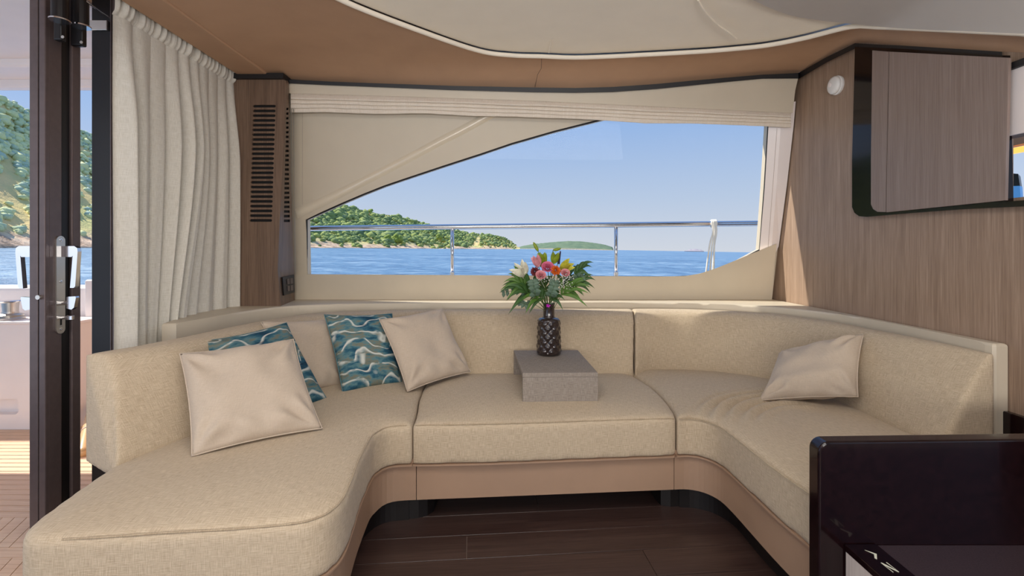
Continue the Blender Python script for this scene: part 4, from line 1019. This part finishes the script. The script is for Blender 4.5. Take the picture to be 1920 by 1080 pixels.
# bulwark, locker, winch
add('bulwark', box((-6.0, 3.46, -0.3), (-2.45, 3.66, 0.935), 0.03, 3), M['white'], kind='structure', label='white bulwark at the far side of the cockpit', cat='bulwark')
add('bulwark', join(box((-3.05, 3.42, 0.0), (-2.02, 3.5, 0.985), 0.015, 3)), M['white'], kind='structure', label='white cockpit side moulding seen between the door posts', cat='bulwark')
add('side_fairing', plate([(-3.15, 0.93), (-2.65, 0.93), (-2.65, 1.20), (-2.86, 1.09)], [], lambda x, z: Vector((x, 3.66, z)), lambda x, z: Vector((x, 3.72, z))), M['alu'], label='dark sloping side fairing above the white bulwark', cat='fairing')
lk_ = empty('deck_locker', (-3.4, 3.3, 0.0), 'white moulded locker beside the cockpit with a recessed grip', 'locker')
add('body', plate([(-5.0, 0.0), (-2.92, 0.0), (-2.92, 0.70), (-5.0, 0.70)], [rrect(-3.62, 0.10, -3.29, 0.205, 0.03)], lambda x, z: Vector((x, 3.20, z)), lambda x, z: Vector((x, 3.458, z))), M['white'], lk_)
add('top', box((-5.0, 3.19, 0.701), (-2.905, 3.459, 0.722), 0.006), M['white'], lk_)
add('grip_back', box((-3.63, 3.26, 0.09), (-3.28, 3.27, 0.215)), M['white'], lk_)
wc = UZ(-2, 606, 0.722); wc = Vector((-3.44, 3.29, 0.722))
wi = empty('winch', wc, 'stainless steel winch standing on the white locker', 'winch')
add('base_drum', lathe([(0, 0), (0.075, 0), (0.078, 0.012), (0.066, 0.022), (0.074, 0.032), (0.06, 0.04), (0.04, 0.044)], 40, wc), M['satin'], wi, smooth=False)
add('drum', lathe([(0.045, 0.042), (0.042, 0.055), (0.046, 0.115), (0.052, 0.122), (0, 0.122)], 40, wc), M['satin'], wi, smooth=False)
add('cap', lathe([(0.060, 0.123), (0.064, 0.127), (0.060, 0.131), (0, 0.131)], 40, wc), M['steel'], wi)
fd = empty('boat_hook', Vector((-2.49, 2.77, 0)), 'tan wooden pole leaning on the white cockpit side', 'pole')
pb, pt = UZ(155, 853, 0.012), U(176, 760, 3.30)
add('shaft', tube([pb.lerp(pt, t) for t in (0, .05, .3, .6, 1)], [0.026, 0.034, 0.034, 0.032, 0.030], 16), M['tan'], fd, smooth=True)
add('ring', tube([pb.lerp(pt, 0.42), pb.lerp(pt, 0.44)], 0.0355, 16), M['caulk'], fd)
# flybridge overhang above the cockpit
ov = add('overhang', box((-6.5, -1.2, 2.33), (-1.95, 2.92, 2.5), 0.02, 3), M['white'], kind='structure', label='pale flybridge overhang above the cockpit', cat='ceiling')
add('edge_step', box((-6.5, 2.84, 2.285), (-1.98, 3.10, 2.40), 0.02, 3), M['white'], ov)
add('edge_lip', box((-6.5, 3.06, 2.235), (-1.98, 3.14, 2.36), 0.02, 3), M['white'], ov)
# ================================================================ SIDE DECK, RAIL, ROPE (outside the window)
add('side_deck', box((-2.6, 3.74, -0.2), (6.0, 4.12, 0.50)), M['white'], kind='structure', label='white side deck outside the window', cat='deck')
add('side_bulwark', box((-2.6, 4.0, 0.40), (6.0, 4.09, 0.965), 0.015, 3), M['white'], kind='structure', label='white bulwark outside the window', cat='bulwark')
YR = 4.05
rail = empty('guard_rail', (0.6, YR, 0.965), 'polished steel guard rail with two stanchions outside the window', 'railing')
a, b = U(570, 428.5, YR), U(1430, 418.5, YR); d = (b-a)
add('top_rail', tube([a-d*0.25, a, b, b+d*0.3], 0.0225, 20), M['steel'], rail, smooth=True)
for x, yb in ((848, 423.5), (1155, 420)):
    p = U(x, yb, YR); add('stanchion', tube([p, Vector((p.x, YR, 0.95))], 0.0155, 18), M['steel'], rail, smooth=True)
    add('collar', lathe([(0.020, 0.0), (0.022, 0.004), (0.022, 0.045), (0.017, 0.05)], 24, (p.x, YR, 0.965)), M['steel'], rail, smooth=False)
rp = empty('rope', U(1337, 510, YR), 'white rope tied round the guard rail with hanging ends', 'rope')
q = U(1338, 419.5, YR)
for k, dx in enumerate((-0.016, -0.005, 0.006, 0.017)):
    loop = [q+Vector((dx+0.003*math.sin(a_), 0.031*math.sin(a_), 0.031*math.cos(a_))) for a_ in np.linspace(0, 2*math.pi, 17)[:-1]]
    add('turn', tube(loop, 0.0062, 6, closed=True), M['rope'], rp, smooth=True)
for k, (x0, x1, yb, dy) in enumerate(((1335, 1322, 512, -.034), (1338, 1330, 512, -.040), (1340, 1338, 505, -.036), (1342, 1335, 505, -.030))):
    pts = [U(x0, 415, YR+dy), U(x0+1.5, 436, YR+dy), U(x0+(x1-x0)*0.35, 460, YR+dy-0.01), U(x1, yb+14, YR+dy-0.015)]
    add('strand', tube(catmull(pts, 6), 0.0068, 7), M['rope'], rp, smooth=True)
# ================================================================ SEA, SHORE, HILLS  (the boat trims a little, so the sea plane is tilted against the cabin)
n_sea = Vector((0.017, -0.0029, 1.0)).normalized()
eye = Vector((0, 0, H)); sea_c = eye-n_sea*2.6
def sea_mat():
    m, N, L, B = newmat('sea_water')
    tc = N.new('ShaderNodeTexCoord'); mp = N.new('ShaderNodeMapping'); L.new(tc.outputs['Object'], mp.inputs[0]); mp.inputs['Scale'].default_value = (0.55, 0.9, 1)
    a = noise_(N, L, mp.outputs[0], 0.8, 6, 0.65); b = noise_(N, L, mp.outputs[0], 0.06, 4)
    s = math_(N, L, 'ADD', math_(N, L, 'MULTIPLY', a, 0.7), math_(N, L, 'MULTIPLY', b, 0.3))
    L.new(ramp(N, L, s, [(0.36, c(62, 100, 138)), (0.52, c(108, 146, 178)), (0.66, c(186, 206, 218))]), B.inputs['Base Color'])
    B.inputs['Roughness'].default_value = 0.35; B.inputs['Specular IOR Level'].default_value = 0.25
    bump_(N, L, B, a, 1.0, 0.6)
    return m
nx = 40
R_ = n_sea.to_track_quat('Z', 'Y').to_matrix()
Vs = [(-9000, 4.6, 0), (9000, 4.6, 0), (9000, 16000, 0), (-9000, 16000, 0)]
ax = Vector((1, 0, 0)); ax = (ax-n_sea*ax.dot(n_sea)).normalized(); ay = n_sea.cross(ax)
def seaP(u, v): return sea_c+ax*u+ay*v
rows = [[seaP(u, v) for u in (-9000, -900, -120, 0, 120, 900, 9000)] for v in (-9000, -400, 4.5, 60, 300, 1500, 16000)]
add('sea', loft(rows), sea_mat(), kind='stuff', label='blue rippled sea reaching to the horizon', cat='sea', origin=(0, 0, 0))
def sea_dist(x, y):
    dv_ = Vector(((x-CX)/F, 1, -(y-CY)/F)); return -2.6/min(-1e-4, n_sea.dot(dv_))
def terr_mat(name, rock, grass, green):
    m, N, L, B = newmat(name)
    tc = N.new('ShaderNodeTexCoord'); at = N.new('ShaderNodeAttribute'); at.attribute_name = 'up'
    a = noise_(N, L, tc.outputs['Object'], 0.16, 6, 0.65); b = noise_(N, L, tc.outputs['Object'], 0.03, 3)
    h = math_(N, L, 'ADD', at.outputs['Fac'], math_(N, L, 'MULTIPLY', math_(N, L, 'SUBTRACT', a, 0.5), 0.25))
    g = ramp(N, L, b, [(0.35, grass), (0.6, green)])
    rk = ramp(N, L, a, [(0.38, tuple(x*0.45 for x in rock[:3])+(1,)), (0.55, rock), (0.7, c(236, 214, 186))])
    mx = N.new('ShaderNodeMix'); mx.data_type = 'RGBA'; L.new(ramp(N, L, h, [(0.10, (0, 0, 0, 1)), (0.20, (1, 1, 1, 1))]), mx.inputs[0]); L.new(rk, mx.inputs[6]); L.new(g, mx.inputs[7])
    L.new(mx.outputs[2], B.inputs['Base Color']); B.inputs['Roughness'].default_value = 0.95; B.inputs['Specular IOR Level'].default_value = 0.1
    bump_(N, L, B, a, 1.0, 2.0)
    return m
def bush_mat(name, stops):
    m, N, L, B = newmat(name)
    g = N.new('ShaderNodeNewGeometry'); tc = N.new('ShaderNodeTexCoord')
    f = math_(N, L, 'ADD', math_(N, L, 'MULTIPLY', g.outputs['Random Per Island'], 0.8), math_(N, L, 'MULTIPLY', noise_(N, L, tc.outputs['Object'], 0.6, 3), 0.25))
    L.new(ramp(N, L, f, stops), B.inputs['Base Color']); B.inputs['Roughness'].default_value = 0.9; B.inputs['Specular IOR Level'].default_value = 0.1
    bump_(N, L, B, noise_(N, L, tc.outputs['Object'], 1.6, 4), 0.6, 0.5)
    return m
GREENS = [(0.05, c(104, 126, 92)), (0.35, c(128, 146, 92)), (0.6, c(152, 166, 100)), (0.8, c(178, 186, 108)), (1.0, c(134, 154, 124))]
M['bush'] = bush_mat('maquis_green', GREENS)
M['bushfar'] = bush_mat('distant_green', [(0.0, c(104, 124, 100)), (0.5, c(120, 138, 108)), (1.0, c(134, 148, 116))])
def ico():
    bm = bmesh.new(); bmesh.ops.create_icosphere(bm, subdivisions=1, radius=1); return from_bm(bm)
ICO = ico()
def hill(name, shore, ridge, deep, mats, label, nbush, rng, seed, kindname, bushlabel, cleft=None):
    rs_ = random.Random(seed); x0, x1 = shore[0][0], shore[-1][0]; NX, NT = 170, 26
    def sy(x): return lin(x, shore)
    def ry(x): return lin(x, ridge)+0.8*noise.noise(Vector((x*0.05, seed, 0)))
    def pos(x, t):
        ys = sea_dist(x, sy(x)); yy = ys*(1+deep*t)
        px = sy(x)+(ry(x)-sy(x))*t
        if t <= 0: px += 0.15
        p = U(x, px, yy)
        k = min(1, t*6)*min(1, (1-t)*8+0.15)
        p.z += k*(noise.noise(Vector((p.x*0.03, p.y*0.03, 0)))*0.012*ys+noise.noise(Vector((p.x*0.12, p.y*0.12, 3)))*0.004*ys)
        return p
    rows, att = [], []
    for j in range(NT+3):
        r = []
        for i in range(NX+1):
            x = x0+(x1-x0)*i/NX
            if j == 0: p = pos(x, 0); p.z -= 1.5
            elif j <= NT+1: p = pos(x, ((j-1)/NT)**1.15)
            else:
                p = pos(x, 1.0); p = Vector((p.x*1.6, p.y*1.6, -12))
            r.append(p); att.append(min(1, max(0, (j-1)/NT)))
        rows.append(r)
    o = add(name, loft(rows), mats[0], smooth=True, kind='structure', label=label, cat='hill', origin=(0, 0, 0))
    A_ = o.data.attributes.new('up', 'FLOAT', 'POINT'); A_.data.foreach_set('value', att)
    V, Fc = [], []; iv = np.array([tuple(p) for p in ICO[0]]); k = 0
    while k < nbush:
        x = rs_.uniform(*rng); t = rs_.random()**0.9*0.97+0.03
        lim = 0.16+0.10*noise.noise(Vector((x*0.02, 5, 0)))
        if t < lim and rs_.random() < 0.93: continue
        if cleft and abs(x-(cleft[0]+t*cleft[2])) < cleft[1]*(1.2-t): continue
        if x < 300 and t < 0.55 and noise.noise(Vector((x*0.04, t*7, 9))) > -0.12+t*0.5: continue
        p = pos(x, t**1.0); ys = p.y
        s = rs_.uniform(1.0, 2.5)*(1.0 if ys < 260 else 1.25 if ys < 600 else 1.7)
        if rs_.random() < 0.06: s *= 1.6
        jit = 1+0.28*np.array([[rs_.uniform(-1, 1)] for _ in range(len(iv))])
        w = iv*jit*np.array([s*1.25, s*1.25, s*rs_.uniform(0.75, 1.15)])+np.array([p.x, p.y, p.z+s*0.35])
        b0 = len(V); V.extend(w.tolist()); Fc.extend([(a_+b0, b_+b0, c_+b0) for a_, b_, c_ in ICO[1]]); k += 1
    o2 = add(kindname, (V, Fc), mats[1], smooth=True, kind='stuff', label=bushlabel, cat='shrubs', origin=(0, 0, 0))
    return o
M['terr'] = terr_mat('dry_karst_slope', c(232, 200, 170), c(238, 206, 146), c(204, 196, 134))
shore = [(-420, 467.5), (-150, 466), (25, 465), (160, 464.8), (400, 464.6), (580, 464.9), (760, 466), (900, 467.0), (966, 467.3), (975, 467.4)]
ridge = [(-420, 40), (-150, 125), (0, 183), (55, 208), (110, 228), (170, 252), (300, 296), (450, 335), (560, 362), (643, 387), (664, 393), (693, 400), (731, 405), (760, 411), (792, 419), (820, 426), (856, 433), (893, 440), (922, 441), (945, 446), (960, 456), (970, 464), (975, 467.2)]
hill('hillside', shore, ridge, 0.75, (M['terr'], M['bush']), 'dry rocky hillside rising from the shore', 8200, (290, 968), 3, 'hillside_shrubs', 'dark green shrubs covering the headland behind the window', (888, 9, 12))
# the steep slope seen through the door gets its own denser, closer scrub
def slope_scrub():
    rs_ = random.Random(21); V, Fc = [], []; iv = np.array([tuple(p) for p in ICO[0]]); k = 0
    hb = bpy.data.objects['hillside']
    while k < 2600:
        x = rs_.uniform(-180, 300); t = rs_.random()
        if t < 0.10: continue
        if t < 0.62 and noise.noise(Vector((x*0.035, t*8, 4))) > -0.22+0.42*t: continue
        ys = sea_dist(x, lin(x, shore)); yy = ys*(1+0.75*t); px = lin(x, shore)+(lin(x, ridge)-lin(x, shore))*t
        p = U(x, px, yy); s = rs_.uniform(0.6, 1.7)*(1.5 if rs_.random() < 0.1 else 1)
        jit = 1+0.28*np.array([[rs_.uniform(-1, 1)] for _ in range(len(iv))])
        w = iv*jit*np.array([s*1.3, s*1.3, s])+np.array([p.x, p.y, p.z+s*0.3])
        b0 = len(V); V.extend(w.tolist()); Fc.extend([(a_+b0, b_+b0, c_+b0) for a_, b_, c_ in ICO[1]]); k += 1
    M['scrub'] = bush_mat('sunlit_scrub', [(0.05, c(160, 184, 182)), (0.25, c(184, 200, 172)), (0.5, c(214, 220, 168)), (0.8, c(230, 228, 168)), (1.0, c(176, 198, 198))])  # pale bluish greens paint sun and haze into the scrub colour
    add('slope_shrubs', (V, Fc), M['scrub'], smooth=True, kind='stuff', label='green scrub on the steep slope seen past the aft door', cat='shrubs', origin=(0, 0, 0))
slope_scrub()
# distinct lighter trees near the shore
for x, yb, r_, lab in ((728, 455, 7, 'light green tree near the shore, left of the pair'), (744, 457, 9, 'large light green tree near the shore, right of the pair'), (825, 452, 6, 'bright green tree left of the first stanchion'), (693, 402, 5, 'small tree on the skyline of the headland')):
    ys = sea_dist(x, lin(x, shore))*1.12; p = U(x, yb, ys); s = r_/F*ys
    tr = empty('shore_tree', p, lab, 'tree', 'trees on the headland')
    vf = []
    for k in range(9):
        q = p+Vector((random.uniform(-.7, .7)*s, random.uniform(-.5, .5)*s, s*random.uniform(0.7, 1.7)))
        bm = bmesh.new(); bmesh.ops.create_icosphere(bm, subdivisions=2, radius=s*random.uniform(0.5, 0.75))
        for v in bm.verts: v.co = v.co*(1+0.22*noise.noise(v.co*1.1+q))+q
        vf.append(from_bm(bm))
    add('crown', join(*vf), plain('tree_crown_green', c(136, 152, 66), 0.9, vary=0.3, nscale=0.5), tr, smooth=True)
    add('trunk', tube([p-Vector((0, 0, s*0.3)), p+Vector((0, 0, s))], s*0.12, 7), M['tan'], tr)
def islet(name, pts, yb, Y, m, label):
    rows = []
    tops = [(x, y) for x, y in pts]
    xs = np.linspace(pts[0][0], pts[-1][0], 90)
    for k in range(8):
        t = k/7; r = []
        for x in xs:
            y = lin(x, tops)+0.7*noise.noise(Vector((x*0.25, 3, 0)))*min(1, t*3); base = yb+0.016*(x-pts[0][0])
            if k == 0: q = U(x, base+0.6, Y)
            else: q = U(x, base+(min(y, base)-base)*math.sin(t*math.pi/2), Y*(1+0.12*t))
            r.append(q)
        rows.append(r)
    rows.append([Vector((p.x*1.25, p.y*1.25, -25)) for p in rows[-1]])
    return add(name, loft(rows), m, smooth=True, kind='structure', label=label, cat='island', origin=(0, 0, 0))
M['isl'] = terr_mat('distant_island', c(196, 180, 160), c(126, 142, 112), c(108, 128, 104))
io = islet('island', [(962, 466), (985, 460), (1005, 457), (1040, 453.5), (1065, 452), (1090, 452.5), (1115, 455.5), (1135, 459), (1148, 463), (1150, 467)], 466.2, 2300, M['isl'], 'low wooded island on the horizon behind the bouquet')
A_ = io.data.attributes.new('up', 'FLOAT', 'POINT'); A_.data.foreach_set('value', [min(1, (i//90)/4.0) for i in range(len(io.data.vertices))])
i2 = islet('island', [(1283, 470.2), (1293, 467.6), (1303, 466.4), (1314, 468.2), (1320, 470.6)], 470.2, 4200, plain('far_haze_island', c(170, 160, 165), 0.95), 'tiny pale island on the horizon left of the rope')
